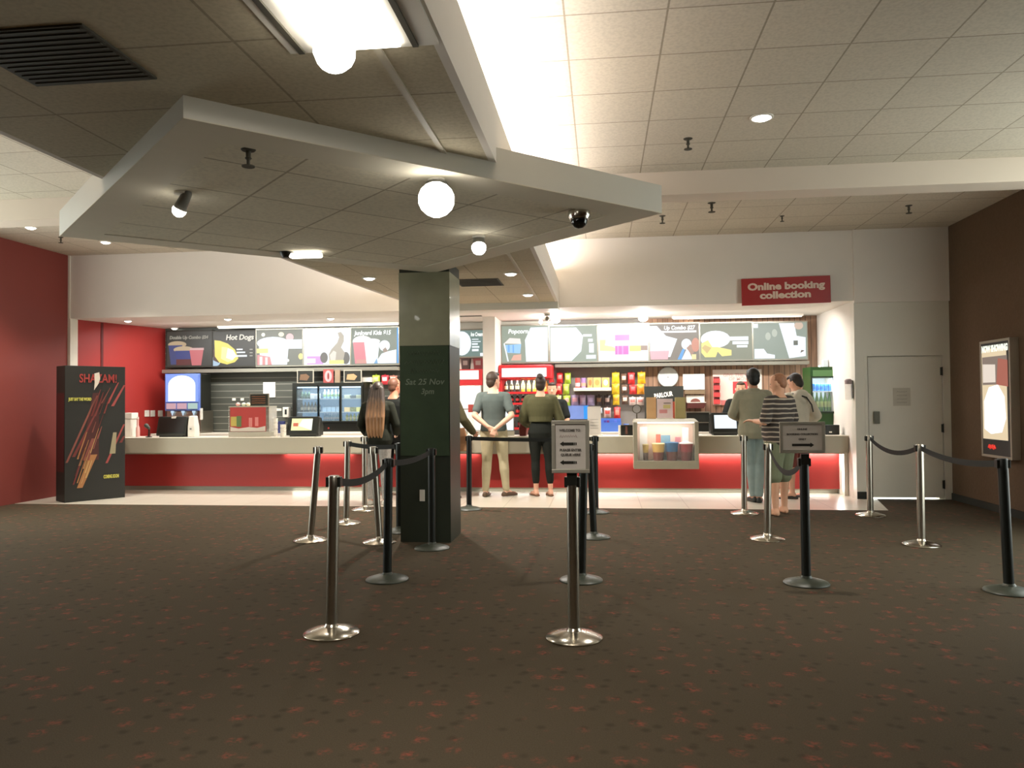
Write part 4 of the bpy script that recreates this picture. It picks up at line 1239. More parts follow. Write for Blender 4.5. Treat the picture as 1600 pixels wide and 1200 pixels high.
# framed cards and pictures on the fridge
for (r_, lab, c) in (((464, 578, 490, 597), 'dark framed card on the left of the black fridge top', (110, 84, 62)), ((537, 578, 565, 597), 'pale framed card on the right of the black fridge top', (170, 140, 100))):
    x0, z0, x1, z1 = rect_y(*r_, 12.62)
    t = thing('framed_card', lab, 'card', ((x0 + x1) / 2, 12.62, FZ1))
    w2, h2 = (x1 - x0) / 2, z1 - FZ1
    fm = MB().box(-w2, 0, 0, w2, .02, .014).box(-w2, 0, h2 - .014, w2, .02, h2).box(-w2, 0, .014, -w2 + .014, .02, h2 - .014).box(w2 - .014, 0, .014, w2, .02, h2 - .014)
    fm.build('frame', mat('pale_card_frame', (176, 168, 150), .5), t)
    fc = MB().box(-w2 + .0145, .006, .0145, w2 - .0145, .02, h2 - .0145).build('card_face', M_blackm, t)
    q = MB()
    q.slab([(-w2 * .7, h2 * .25), (w2 * .2, h2 * .2), (w2 * .5, h2 * .5), (w2 * .1, h2 * .7), (-w2 * .6, h2 * .66)], .003, .0055)
    q.build('picture', print_mat(c), fc)
x0, z0, x1, z1 = rect_y(505, 577, 521, 597, 12.66)
t = thing('picture_card', 'pink and red picture card standing on the black fridge', 'card', ((x0 + x1) / 2, 12.66, FZ1))
w2, h2 = (x1 - x0) / 2, z1 - FZ1
MB().box(-w2, 0, 0, w2, .01, h2, 0).slab(ell(0, h2 * .5, w2 * .7, h2 * .42), -.003, -.0005, 1).slab(ell(0, h2 * .5, w2 * .2, h2 * .25), -.005, -.0032, 2).build('card', [print_mat((150, 70, 66)), print_mat((214, 150, 150)), print_mat((120, 50, 50))], t)
x0, z0, x1, z1 = rect_y(523, 578, 531, 597, 12.66)
tag(MB().box(x0, 12.66, FZ1, x1, 12.70, z1).build('small_box', print_mat((140, 120, 98)), bevel=.002), 'small brown box beside the pink picture card on the black fridge', 'box')
x0, z0, x1, z1 = rect_y(565, 590, 585, 597, 12.9)
tag(MB().box(x0, 12.75, z0, x1, 12.999, z1).build('wall_shelf', M_offw), 'short white wall shelf right of the black fridge', 'shelf')


# ------------------------------------------------------------------ snack packets
def packet(px0, py0, px1, py1, Y, rgb, lab_rgb, label, cat='snack packet', group='snack packets', name='snack_packet', th=.045, glowy=None):
    x0, z0, x1, z1 = rect_y(px0, py0, px1, py1, Y)
    w, h = (x1 - x0) / 2, z1 - z0
    nx, nz = 7, 9
    mb = MB()

    def P(i, k, s):
        u, v = i / (nx - 1) * 2 - 1, k / (nz - 1)
        sx = 1 - .06 * math.sin(v * PI)
        b = max(0, 1 - u * u) ** .6 * max(0, math.sin(min(1, max(0, (v - .06) / .88)) * PI)) ** .6
        wob = .004 * math.sin(9 * u + 5 * v)
        return (u * w * sx, s * (th * b + .002) + wob * .5 - th, v * h)
    idx = {}
    for s in (-1, 1):
        for i in range(nx):
            for k in range(nz):
                idx[(s, i, k)] = len(mb.v); mb.v.append(P(i, k, s))
    for i in range(nx - 1):
        for k in range(nz - 1):
            mi = 1 if (1 <= i < nx - 2 and 3 <= k <= 5) else 0
            mb.f.append((idx[(-1, i, k)], idx[(-1, i + 1, k)], idx[(-1, i + 1, k + 1)], idx[(-1, i, k + 1)])); mb.m.append(mi)
            mb.f.append((idx[(1, i, k)], idx[(1, i, k + 1)], idx[(1, i + 1, k + 1)], idx[(1, i + 1, k)])); mb.m.append(0)
    for k in range(nz - 1):
        mb.f.append((idx[(-1, 0, k)], idx[(-1, 0, k + 1)], idx[(1, 0, k + 1)], idx[(1, 0, k)])); mb.m.append(0)
        mb.f.append((idx[(-1, nx - 1, k)], idx[(1, nx - 1, k)], idx[(1, nx - 1, k + 1)], idx[(-1, nx - 1, k + 1)])); mb.m.append(0)
    for i in range(nx - 1):
        mb.f.append((idx[(-1, i, 0)], idx[(1, i, 0)], idx[(1, i + 1, 0)], idx[(-1, i + 1, 0)])); mb.m.append(0)
        mb.f.append((idx[(-1, i, nz - 1)], idx[(-1, i + 1, nz - 1)], idx[(1, i + 1, nz - 1)], idx[(1, i, nz - 1)])); mb.m.append(0)
    ms = [mat('packet_%d_%d_%d' % tuple(rgb), rgb, .32, var=.12, scale=30), mat('packetlabel_%d_%d_%d' % tuple(lab_rgb), lab_rgb, .4, var=.12, scale=40)]
    o = mb.build(name, ms, loc=((x0 + x1) / 2, Y, z0), smooth=True)
    tag(o, label, cat, group)
    # hanging tab
    MB().box(-.012, -th - .002, h - .002, .012, -th + .002, h + .016).build('hang_tab', ms[0], o)
    return o


def zb5(a, b, c, d):
    k = 5.454
    return 840 + a / k, 540 + b / k, 840 + c / k, 540 + d / k


SY = 12.97
RED, YEL, GRN, BRN, PUR, BLK, WHP, ORG = (190, 44, 44), (222, 190, 44), (160, 196, 60), (96, 72, 58), (150, 136, 166), (54, 44, 42), (214, 196, 188), (226, 150, 44)
for (bx, c, lc, lab) in (
        ((163, 232, 218, 320), RED, (226, 120, 110), 'top red snack packet at the left of the snack wall'),
        ((155, 325, 210, 415), RED, (230, 150, 130), 'lower red snack packet at the left of the snack wall'),
        ((230, 232, 285, 325), GRN, (200, 220, 120), 'top green snack packet at the left of the snack wall'),
        ((217, 328, 272, 418), GRN, (196, 216, 110), 'second green snack packet down at the left of the snack wall'),
        ((150, 425, 205, 518), (190, 200, 120), (214, 190, 180), 'pale green snack packet left at the bottom of the green column'),
        ((217, 425, 280, 518), GRN, (216, 186, 170), 'green and pink snack packet at the bottom of the green column'),
        ((632, 228, 698, 322), YEL, (206, 170, 40), 'top yellow packet in the yellow column'),
        ((632, 326, 698, 414), YEL, (196, 150, 40), 'middle yellow packet in the yellow column'),
        ((640, 418, 697, 505), YEL, (190, 140, 50), 'bottom yellow packet in the yellow column'),
        ((708, 240, 760, 325), BRN, (210, 180, 160), 'top brown packet right of the yellow column'),
        ((713, 335, 766, 410), BRN, (226, 210, 200), 'middle brown packet right of the yellow column'),
        ((716, 425, 770, 500), BRN, (220, 200, 180), 'bottom brown packet right of the yellow column'),
        ((768, 228, 828, 328), RED, (226, 110, 110), 'upper red packet right of the brown packets'),
        ((780, 335, 842, 415), RED, (214, 90, 90), 'lower red packet right of the brown packets'),
        ((850, 225, 918, 325), (230, 176, 36), (206, 130, 40), 'yellow packet at the right edge of the snack wall'),
        ((845, 330, 908, 415), ORG, (206, 116, 30), 'orange packet at the right edge of the snack wall'),
        ((780, 440, 838, 508), WHP, (180, 110, 100), 'left white packet at the right edge of the snack wall'),
        ((842, 440, 905, 508), WHP, (170, 104, 96), 'right white packet at the right edge of the snack wall'),
        ((285, 422, 352, 512), PUR, (196, 150, 160), 'left lilac packet under the cream shelf'),
        ((357, 422, 415, 512), PUR, (176, 160, 186), 'middle lilac packet under the cream shelf'),
        ((420, 422, 487, 512), PUR, (170, 160, 196), 'right lilac packet under the cream shelf'),
        ((495, 425, 552, 512), BLK, (120, 90, 70), 'left dark packet under the cream shelf'),
        ((565, 425, 622, 512), BLK, (160, 140, 130), 'right dark packet under the cream shelf'),
        ((565, 530, 625, 612), (206, 170, 164), (190, 70, 60), 'white and red packet low on the blue display'),
        ((650, 525, 706, 630), RED, (220, 130, 110), 'red packet low at the right of the blue display')):
    packet(*zb5(*bx), SY, c, lc, lab, group='packets on the snack wall')
x0, z0, x1, z1 = rect_y(*zb5(308, 358, 628, 385), 12.75)
t = thing('wall_shelf', 'cream shelf of boxes on the snack wall', 'shelf', ((x0 + x1) / 2, 12.75, z0))
MB().box(-(x1 - x0) / 2, 0, 0, (x1 - x0) / 2, .249, z1 - z0).build('board', mat('cream_shelf', (226, 216, 190), .5), t)
for k in (0, 1, 2):
    MB().box(-(x1 - x0) / 2 + .03 + k * .105, -.004, .0, -(x1 - x0) / 2 + .115 + k * .105, -.0005, .045).build('price_ticket', mat('ticket', (232, 226, 190), .6), t)
sz = z1
for (bx, c, c2, lab, cyl) in (((320, 275, 362, 356), (186, 80, 76), (210, 190, 196), 'red can at the left of the cream shelf', True), ((370, 275, 412, 356), (150, 120, 170), (214, 150, 130), 'lilac can on the cream shelf', True),
                              ((425, 272, 470, 356), (196, 150, 96), (160, 110, 70), 'narrow tan box on the cream shelf', False), ((475, 272, 540, 356), (210, 168, 104), (190, 140, 80), 'wide tan box on the cream shelf', False),
                              ((548, 272, 612, 356), (204, 160, 96), (230, 220, 200), 'tan box with a white swirl on the cream shelf', False)):
    x0, z0, x1, z1 = rect_y(*zb5(*bx), 12.80)
    w2 = (x1 - x0) / 2; h2 = z1 - sz - .001
    t = thing('snack_can' if cyl else 'snack_box', lab, 'can' if cyl else 'box', ((x0 + x1) / 2, 12.86, sz + .0005))
    if cyl:
        MB().lathe([(w2, 0), (w2, h2 * .92), (w2 * .94, h2 * .93), (w2 * .94, h2)], n=16).build('can', print_mat(c), t, smooth=True)
        MB().lathe([(w2 + .001, h2 * .15), (w2 + .001, h2 * .5)], n=16).build('band', print_mat(c2), t, smooth=True)
    else:
        MB().box(-w2, -.04, 0, w2, .04, h2).build('carton', print_mat(c), t, bevel=.003)
        MB().slab(ell(0, h2 * .5, w2 * .6, h2 * .3), -.043, -.0405).build('print', print_mat(c2), t)
# packets hanging over the black fridge, at the column
for (r_, c, lc, lab) in (((583, 586, 595, 601), (190, 214, 70), (214, 226, 140), 'lime packet hanging left of the column'), ((597, 586, 609, 601), (206, 60, 70), (230, 190, 190), 'red packet hanging left of the column'), ((610, 587, 622, 597), (176, 120, 104), (220, 206, 190), 'brown and cream packet hanging against the column edge')):
    packet(*r_, 12.95, c, lc, lab, group='packets left of the column')
packet(566, 618, 577, 640, 12.975, (196, 70, 60), (150, 40, 40), 'red packet beside the black fridge, behind the long haired woman', group='packets left of the column')
packet(572, 600, 585, 613, 12.975, (206, 200, 190), (170, 160, 150), 'white packet above the red one beside the black fridge', group='packets left of the column')

# blue display panel and trays below the snacks
x0, z0, x1, z1 = rect_y(878, 634, 912, 655, 12.90)
x0b = rect_y(*zb5(375, 520, 400, 625), 12.9)
t = thing('display_panel', 'flat blue display panel below the snack packets', 'display', ((x0 + x1) / 2, 12.90, z0))
MB().box(-(x1 - x0) / 2, 0, 0, (x1 - x0) / 2, .09, z1 - z0, 0).box((x1 - x0) / 2 + .001, 0, 0, (x1 - x0) / 2 + .08, .09, z1 - z0, 1).build('panel', [mat('blue_panel', (104, 130, 190), .4), mat('bright_blue_panel', (40, 130, 214), .4)], t)
x0, z0, x1, z1 = rect_y(*zb5(540, 622, 712, 712), 12.55)
t = thing('sweets_tray', 'blue sweets tray on the back counter behind the white notice', 'tray', ((x0 + x1) / 2, 12.55, BC_Z))
w2 = (x1 - x0) / 2; h2 = z1 - BC_Z
MB().box(-w2, 0, 0, w2, .012, h2 * .7).box(-w2, .012, 0, w2, .22, .012).box(-w2, .22, 0, w2, .232, h2).box(-w2, .012, .012, -w2 + .01, .22, h2 * .8).box(w2 - .01, .012, .012, w2, .22, h2 * .8).build('tray', mat('blue_tray', (74, 110, 190), .4), t)
for i, (px, c, nm) in enumerate(((575, (70, 60, 150), 'dark blue'), (600, (110, 50, 110), 'purple'), (665, (90, 110, 200), 'pale blue'))):
    p = at_y(840 + px / 5.454, 655, 12.62)
    o = MB().box(-.02, -.03, 0, .02, .03, .17).build('sweets_box', print_mat(c), loc=(p.x, 12.66, BC_Z + .0125), bevel=.003)
    tag(o, nm + ' sweets box standing in the blue tray', 'box', 'sweets boxes in the blue tray')
for i, (bx, c, nm) in enumerate((((432, 530, 460, 575), (110, 70, 130), 'purple packet above the white counter notice'), ((465, 530, 500, 570), (90, 60, 120), 'dark purple packet above the white counter notice'), ((508, 530, 552, 575), (180, 190, 200), 'silver packet above the white counter notice'))):
    packet(*zb5(*bx), SY, c, (200, 190, 200), nm, group='packets on the snack wall', th=.03)
x0, z0, x1, z1 = rect_y(745 / 5.454 + 840, 565 / 5.454 + 540, 765 / 5.454 + 840, 635 / 5.454 + 540, 12.8)
tag(MB().lathe([(.03, 0), (.045, .12), (.04, .12), (.027, .008), (.003, .008)], n=14, cap=False).build('blue_cup', mat('blue_cup', (110, 140, 206), .4), loc=((x0 + x1) / 2, 12.8, BC_Z), smooth=True), 'pale blue cup at the right of the blue tray', 'cup')
# white notice stand on the counter
t, w, h = on_counter('notice_stand', 'upright white notice in a stand on the counter right of the welcome sign', 'notice', (918, 635, 939, 682), 11.62)
MB().box(-w, 0, .02, w, .012, h).build('notice_sheet', M_sheet, t)
MB().box(-w - .01, -.03, 0, w + .03, .06, .02).build('stand', M_offw, t, bevel=.003)
for k in range(4):
    MB().tube([(p[0], -.002, h * (.55 - .1 * k) + p[2]) for p in scribble(.12, .015, 80 + k, n=12)], .0018, 5).build('print_line', M_grey, t)
t, w, h = on_counter('card_terminal', 'small black card terminal on the counter left of the cup display', 'card terminal', (970, 664, 989, 681), 11.64)
MB().box(-w, 0, 0, w, .10, h).build('body', M_black, t, bevel=.008)
MB().box(-w * .25, -.003, .02, w * .1, -.0005, h - .02).build('slot', mat('slot_brown', (96, 62, 52), .5), t)
MB().box(-w - .035, .01, 0, -w - .002, .10, h * .95).build('side_holder', M_offw, t, bevel=.004)
p = at_y(995, 648, 11.9)
t = thing('desk_fan', 'small round grey fan on the counter left of the black parlour sign', 'fan', (p.x, 11.9, TOPZ))
zf = at_y(995, 639, 11.9).z - TOPZ
ring = [(.065 * math.cos(2 * PI * i / 20), 0, zf + .065 * math.sin(2 * PI * i / 20)) for i in range(21)]
MB().tube(ring, .007, 6).build('guard', M_darkg, t)
MB().slab(ell(0, zf, .055, .055), -.004, .004).build('blades', mat('fan_grey', (140, 140, 140), .4), t)
MB().tube([(0, .01, 0), (0, .01, zf - .06)], .01).build('stem', M_darkg, t)
MB().lathe([(.06, 0), (.06, .012), (.02, .03)], n=16).build('base', mat('fan_base', (176, 166, 130), .5), t, smooth=True)

# ------------------------------------------------------------------ red drinks fridge in the centre
Y = 12.45
X0, Z0, X1, Z1 = rect_y(779, 570, 863, 690, Y)
t = thing('drinks_fridge', 'tall red open drinks fridge behind the man and the woman at the counter', 'fridge', (0, Y, 0))
M_redf = mat('fridge_red', (196, 44, 48), .35, var=.04)
zh = at_y(820, 592, Y).z
MB().box(X0, .03, 0, X0 + .05, .54, zh).box(X1 - .05, .03, 0, X1, .54, zh).box(X0 + .05, .50, 0, X1 - .05, .54, zh).box(X0 + .05, .03, 0, X1 - .05, .50, .25).build('cabinet', M_redf, t)
MB().box(X0, .0, zh, X1, .54, Z1).build('header', M_redf, t, bevel=.02)
hx0, hz0, hx1, hz1 = rect_y(784, 575, 854, 589, Y)
MB().box(hx0, -.012, hz0, hx1, -.001, hz1).build('lit_sign', glow('red_fridge_sign', (228, 234, 238), 1.3), t, bevel=.01)
MB().box(X0 + .051, .49, .26, X1 - .051, .499, zh - .01).build('glowing_back', glow('red_fridge_back', (150, 140, 128), .22), t)  # faint glow put into the back for the lit fridge interior
lamp('fridge_lamp', 'AREA', ((X0 + X1) / 2, .10, zh - .03), 7, (1, .95, .9), t, aim=(0, .3, -1), shape='RECTANGLE', size=.6, size_y=.05)
shelves = [612, 629, 648, 668]
sz = [at_y(820, s, Y).z for s in shelves]
for z in sz:
    MB().box(X0 + .051, .04, z - .035, X1 - .051, .48, z).build('shelf', M_redf, t)
nb = 8
for j, (kinds) in enumerate(((('green_label', (60, 60, 50), (196, 212, 170), (210, 60, 60)), 3, ('lime', (206, 214, 90), (222, 226, 150), (90, 100, 50)), 5), (('cola', (48, 30, 28), (190, 60, 60), (226, 226, 226)), 8, None, 0), (('cola', (48, 30, 28), (190, 60, 60), (226, 226, 226)), 8, None, 0))):
    a, na, b, nb_ = kinds
    tot = na + nb_
    for i in range(tot):
        k = a if i < na else b
        x = X0 + .11 + (X1 - X0 - .22) * i / (tot - 1)
        lab = {'green_label': 'dark bottle with a pale green label on the top shelf of the red fridge', 'lime': 'lime yellow bottle on the top shelf of the red fridge', 'cola': ('dark bottle with a red label on the second shelf of the red fridge', 'dark bottle with a red label on the third shelf of the red fridge')[j - 1]}[k[0]]
        hb = (.19, .13, .15)[j]
        bottle(k[0], (x, Y + .13, sz[j]), lab, lab.replace('bottle', 'bottles'), hb, .031, k[1], k[2], k[3])
for i in range(7):
    x = X0 + .11 + (X1 - X0 - .22) * i / 6
    bottle('cola2', (x, Y + .13, sz[3]), 'dark bottle with a white cap on the lowest shelf in view of the red fridge', 'bottles on the lowest visible shelf of the red fridge', .15, .031, (44, 30, 28), (110, 40, 40), (220, 224, 226))
# popcorn warmer and boxes between column and pier
Y = 12.45
X0, Z0, X1, Z1 = rect_y(690, 577, 754, 685, Y)
t = thing('popcorn_warmer', 'bright lit warming cabinet with a red edged white header right of the column', 'warming cabinet', (0, Y, 0))
MB().box(X0, 0.02, 0, X1, .54, .90).build('base_cabinet', M_counter, t)
zh = at_y(730, 595, Y).z; zl = at_y(730, 602, Y).z
MB().box(X0, .0, zl, X1, .54, Z1).build('header', M_redf, t)
hx0, hz0, hx1, hz1 = rect_y(692, 579, 748, 593, Y)
MB().box(hx0, -.01, hz0, hx1, -.001, hz1).build('lit_sign', glow('warmer_sign', (244, 238, 226), 1.25), t)
MB().box(X0, .50, .90, X1, .54, zl).box(X1 - .03, .02, .90, X1, .50, zl).box(X0, .02, .90, X0 + .03, .50, zl).build('cabinet_walls', M_steel, t)
MB().box(X0 + .031, .485, .905, X1 - .031, .499, zl - .01).build('glowing_back', glow('warmer_back', (248, 242, 230), 1.1), t)  # back given its own glow for the bright cabinet interior
MB().box(X0 + .031, .05, at_y(730, 640, Y).z, X1 - .031, .48, at_y(730, 640, Y).z + .015).build('shelf', M_steel, t)
lamp('warmer_lamp', 'AREA', ((X0 + X1) / 2, .12, zl - .03), 10, (1, .93, .8), t, aim=(0, .3, -1), shape='RECTANGLE', size=.5, size_y=.05)
for (r_, c, lab) in (((720, 560, 734, 576), (70, 52, 48), 'dark brown box on top of the lit warming cabinet'), ((739, 560, 755, 576), (120, 48, 48), 'dark red box on top of the lit warming cabinet')):
    x0, z0, x1, z1 = rect_y(*r_, 12.6)
    t = thing('popcorn_box', lab, 'box', ((x0 + x1) / 2, 12.6, Z1))
    w2 = (x1 - x0) / 2; h2 = z1 - Z1
    MB().rings([[(-w2 * .8, 0, 0), (w2 * .8, 0, 0), (w2 * .8, .14, 0), (-w2 * .8, .14, 0)], [(-w2, 0, h2), (w2, 0, h2), (w2, .14, h2), (-w2, .14, h2)]]).build('carton', print_mat(c), t)
    MB().box(-w2 * .5, -.004, h2 * .4, w2 * .5, -.0005, h2 * .8).build('print', print_mat((150, 130, 122)), t)
t, w, h = on_counter('tap_tower', 'tall pale tap tower with a red top on the counter beside the man in grey', 'dispenser', (731, 632, 740, 683), 11.75)
MB().box(-w, 0, 0, w, .08, h * .75).build('body', M_offw, t, bevel=.006)
MB().box(-w * .9, .005, h * .75, w * .9, .075, h).build('top', print_mat((150, 56, 48)), t, bevel=.004)
x0, z0, x1, z1 = rect_y(788, 634, 802, 681, 11.7)
t = thing('customer_screen', 'upright glowing white screen on the counter beside the man in grey', 'screen', ((x0 + x1) / 2, 11.7, TOPZ))
w2, h2 = (x1 - x0) / 2, z1 - TOPZ
MB().box(-w2 - .012, .006, .07, w2 + .012, .03, h2 + .012).build('casing', M_grey, t, bevel=.006)
MB().box(-w2, -.003, .085, w2, .0055, h2).build('screen', glow('screen_white', (224, 234, 240), 1.2), t)
MB().box(-.06, 0, 0, .08, .10, .07).build('base', M_counter, t, bevel=.006)

# ------------------------------------------------------------------ timber wall items
def px6(a, b, c, d):   # boxes read off an enlarged crop of the parlour corner
    k = 6.665
    return 980 + a / k, 560 + b / k, 980 + c / k, 560 + d / k


p = at_y(980 + 425 / 6.665, 560 + 195 / 6.665, 12.95)
t = thing('wall_clock', 'round pale grey disc clock on the timber wall above the black parlour sign', 'clock', (p.x, 12.999, p.z))
MB().slab(ell(0, 0, .172, .172, 36), -.05, -.001).build('casing', M_grey, t)
MB().slab(ell(0, 0, .162, .162, 36), -.056, -.0505).build('face', mat('clock_face', (190, 190, 184), .5, var=.12, scale=18), t)
MB().slab(ell(0, 0, .008, .008, 10), -.062, -.0565).build('hub', M_darkg, t)
x0, z0, x1, z1 = rect_y(*px6(182, 290, 588, 640), 12.80)
t = thing('parlour_sign', 'black board reading PARLOUR below the round clock', 'sign', ((x0 + x1) / 2, 12.80, BC_Z))
w2, h2 = (x1 - x0) / 2, z1 - BC_Z
MB().box(-w2, 0, 0, w2, .03, h2).build('board', M_blackm, t)
tx = text('lettering', 'PARLOUR', .075, mat('white_letter', (226, 222, 212), .6), t, (-.01, -.002, h2 - .145), width=w2 * .96, bold=.004)
tx.rotation_euler = (PI / 2, rad(-8), 0)
MB().box(w2 * .05, -.003, h2 - .238, w2 * .40, -.0005, h2 - .226).build('small_print', mat('white_letter', (226, 222, 212), .6), t)
# shelf unit with white boards
x0, z0, x1, z1 = rect_y(*px6(585, 160, 812, 325), 12.9)
tag(MB().box(x0, 12.96, z0, x1, 12.999, z1, 0).slab([((x0 + x1) / 2, z0 + .005), (x1 - .006, z0 + .005), (x1 - .006, z1 - .005), ((x0 + x1) / 2, z1 - .005)], 12.957, 12.9595, 1).build('menu_card', [print_mat((224, 220, 208)), print_mat((206, 220, 236))]), 'blank white and pale blue board on the timber wall right of the clock', 'board')
x0, z0, x1, z1 = rect_y(*px6(620, 385, 810, 455), 12.9)
t = thing('paper_holder', 'white paper above a dark red tray on the timber wall', 'holder', ((x0 + x1) / 2, 12.999, z0))
w2, h2 = (x1 - x0) / 2, z1 - z0
MB().box(-w2, -.03, 0, w2, -.015, h2).build('paper', print_mat((226, 222, 212)), t)
MB().slab([(w2 * .55, 0)] + [(w2 * .55 * math.cos(rad(a)), .06 * math.sin(rad(a))) for a in range(10, 171, 20)] + [(-w2 * .55, 0)], -.05, -.031).build('pouch', print_mat((120, 72, 62)), t)
MB().rings([[(-w2 * 1.02, -.14, -.10), (w2 * .85, -.14, -.10), (w2 * .85, 0, -.10), (-w2 * 1.02, 0, -.10)], [(-w2, -.15, -.012), (w2 * 1.1, -.15, -.012), (w2 * 1.1, 0, -.012), (-w2, 0, -.012)]]).build('tray', print_mat((84, 40, 34)), t)
MB().box(-w2, -.155, -.011, w2 * 1.08, 0, -.001).build('tray_rim', M_offw, t)
x0, z0, x1, z1 = rect_y(*px6(600, 330, 815, 372), 12.9)
tag(MB().box(x0, 12.93, z0, x1, 12.999, z1).build('wall_ledge', mat('ledge_brown', (120, 100, 76), .6)), 'narrow brown ledge between white board and paper holder', 'ledge')
# gift poster
x0, z0, x1, z1 = rect_y(1115, 577, 1192, 633, 12.9)
t = thing('gift_poster', 'large pink edged poster about the gift of movies behind the man in jeans', 'poster', ((x0 + x1) / 2, 12.999, z0))
w2, h2 = (x1 - x0) / 2, z1 - z0
MB().box(-w2, -.02, 0, w2, -.001, h2, 0).box(-w2 * .68, -.024, .0, w2, -.0201, h2 * .14, 1).slab([(-w2 * .18, h2 * .32), (w2 * .42, h2 * .32), (w2 * .42, h2 * .66), (-w2 * .18, h2 * .66)], -.028, -.0201, 2).build('poster', [print_mat((222, 206, 194)), print_mat((206, 120, 116)), print_mat((206, 62, 66))], t)
text('lettering', 'GIVE THE GIFT', .055, print_mat((214, 168, 160)), t, (.03, -.0225, h2 * .84), width=w2 * 1.30, bold=.002)
text('lettering', 'OF MOVIES', .055, print_mat((214, 168, 160)), t, (.06, -.0225, h2 * .735), width=w2 * 1.0, bold=.002)
q = MB()
q.slab([(-w2 * .08, h2 * .46), (-w2 * .06, h2 * .46), (w2 * .0, h2 * .60), (-w2 * .02, h2 * .60)], -.031, -.0285).slab([(w2 * .04, h2 * .46), (w2 * .06, h2 * .46), (w2 * .12, h2 * .60), (w2 * .10, h2 * .60)], -.031, -.0285)
q.slab([(-w2 * .10, h2 * .42), (w2 * .22, h2 * .42), (w2 * .22, h2 * .47), (-w2 * .10, h2 * .47)], -.032, -.0290)
q.build('card_emblem', print_mat((232, 190, 186)), t)
x0, z0, x1, z1 = rect_y(1116, 588, 1126, 632, 12.82)
t = thing('card_rack', 'narrow rack of red gift cards at the left edge of the gift poster', 'rack', ((x0 + x1) / 2, 12.88, z0))
w2, h2 = (x1 - x0) / 2, z1 - z0
MB().box(-w2, .03, 0, w2, .09, h2).build('back', print_mat((196, 140, 130)), t)
for k in range(4):
    zz_ = h2 * (.02 + .25 * k)
    MB().box(-w2, -.01 , zz_, w2, .029, zz_ + h2 * .15).build('gift_card', print_mat((206, 64, 64)), t)
    MB().box(-w2 * .9, .012, zz_ + h2 * .151, w2 * .9, .029, zz_ + h2 * .22).build('pocket', print_mat((96, 34, 36)), t)
# paper bags, sign on the cup display (placed after the display's top is known)
DY = 11.20
x0, z0, x1, z1 = rect_y(990, 655, 1092, 733, DY)
t = thing('cup_display', 'glass fronted display box of popcorn cups hung over the counter edge', 'display case', ((x0 + x1) / 2, DY, z0))
w2, h2 = (x1 - x0) / 2, z1 - z0
M_dbox = mat('display_box', (150, 144, 126), .45, var=.04)
fl = .115
dd = LIP - DY - .005
MB().box(-w2, 0, 0, w2, dd, fl).box(-w2, 0, fl, -w2 + .055, dd, h2 - .04).box(w2 - .055, 0, fl, w2, dd, h2 - .04).build('case', M_dbox, t, bevel=.004)
MB().rings([[(-w2, 0, h2 - .04), (w2, 0, h2 - .04), (w2, dd + .15, h2 - .04), (-w2, dd + .15, h2 - .04)][::1], [(-w2 + .04, .05, h2), (w2 - .04, .05, h2), (w2 - .02, dd + .15, h2), (-w2 + .02, dd + .15, h2)]]).build('top', M_dbox, t)
MB().box(-w2 + .055, dd - .015, fl, w2 - .055, dd, h2 - .04).build('back_panel', mat('display_back', (226, 196, 180), .5), t)
MB().box(-w2 + .06, .03, h2 - .06, w2 - .06, .06, h2 - .041).build('light_strip', glow('display_tube', (255, 246, 232), 2.5), t)
lamp('display_lamp', 'AREA', (0, .06, h2 - .07), 2.2, (1, .95, .88), t, aim=(0, .3, -1), shape='RECTANGLE', size=.7, size_y=.03)
MB().box(-w2 + .055, .004, fl, w2 - .055, .008, h2 - .041).build('glass_front', mat('display_glass', (236, 232, 226), .04, alpha=.07, spec=.5), t)
dx, dz = t.location.x, t.location.z


def display_cup(pxa, pxb, pya, pyb, c_top, c_bot, rim, label, lidded=False):
    a, b = at_y(pxa, pyb, DY + .12).x, at_y(pxb, pyb, DY + .12).x
    hh_ = at_y(1040, pya, DY + .12).z - (dz + fl)
    r1 = min(.098, (b - a) / 2)
    tt = thing('popcorn_cup', label, 'cup', ((a + b) / 2, DY + .118, dz + fl + .0005), 0, 'cups in the cup display')
    MB().lathe([(r1 * .74, 0), (r1 * .87, hh_ * .52)], n=20).build('lower_wall', print_mat(c_bot), tt, smooth=True)
    MB().lathe([(r1 * .872, hh_ * .521), (r1, hh_)], n=20).build('upper_wall', print_mat(c_top), tt, smooth=True)
    MB().lathe([(r1 * 1.04, hh_), (r1 * 1.04, hh_ + .012), (r1 * .9, hh_ + .018), (.004, hh_ + (.045 if lidded else .02))], n=20).build('lid' if lidded else 'popcorn', print_mat(rim), tt, smooth=True)


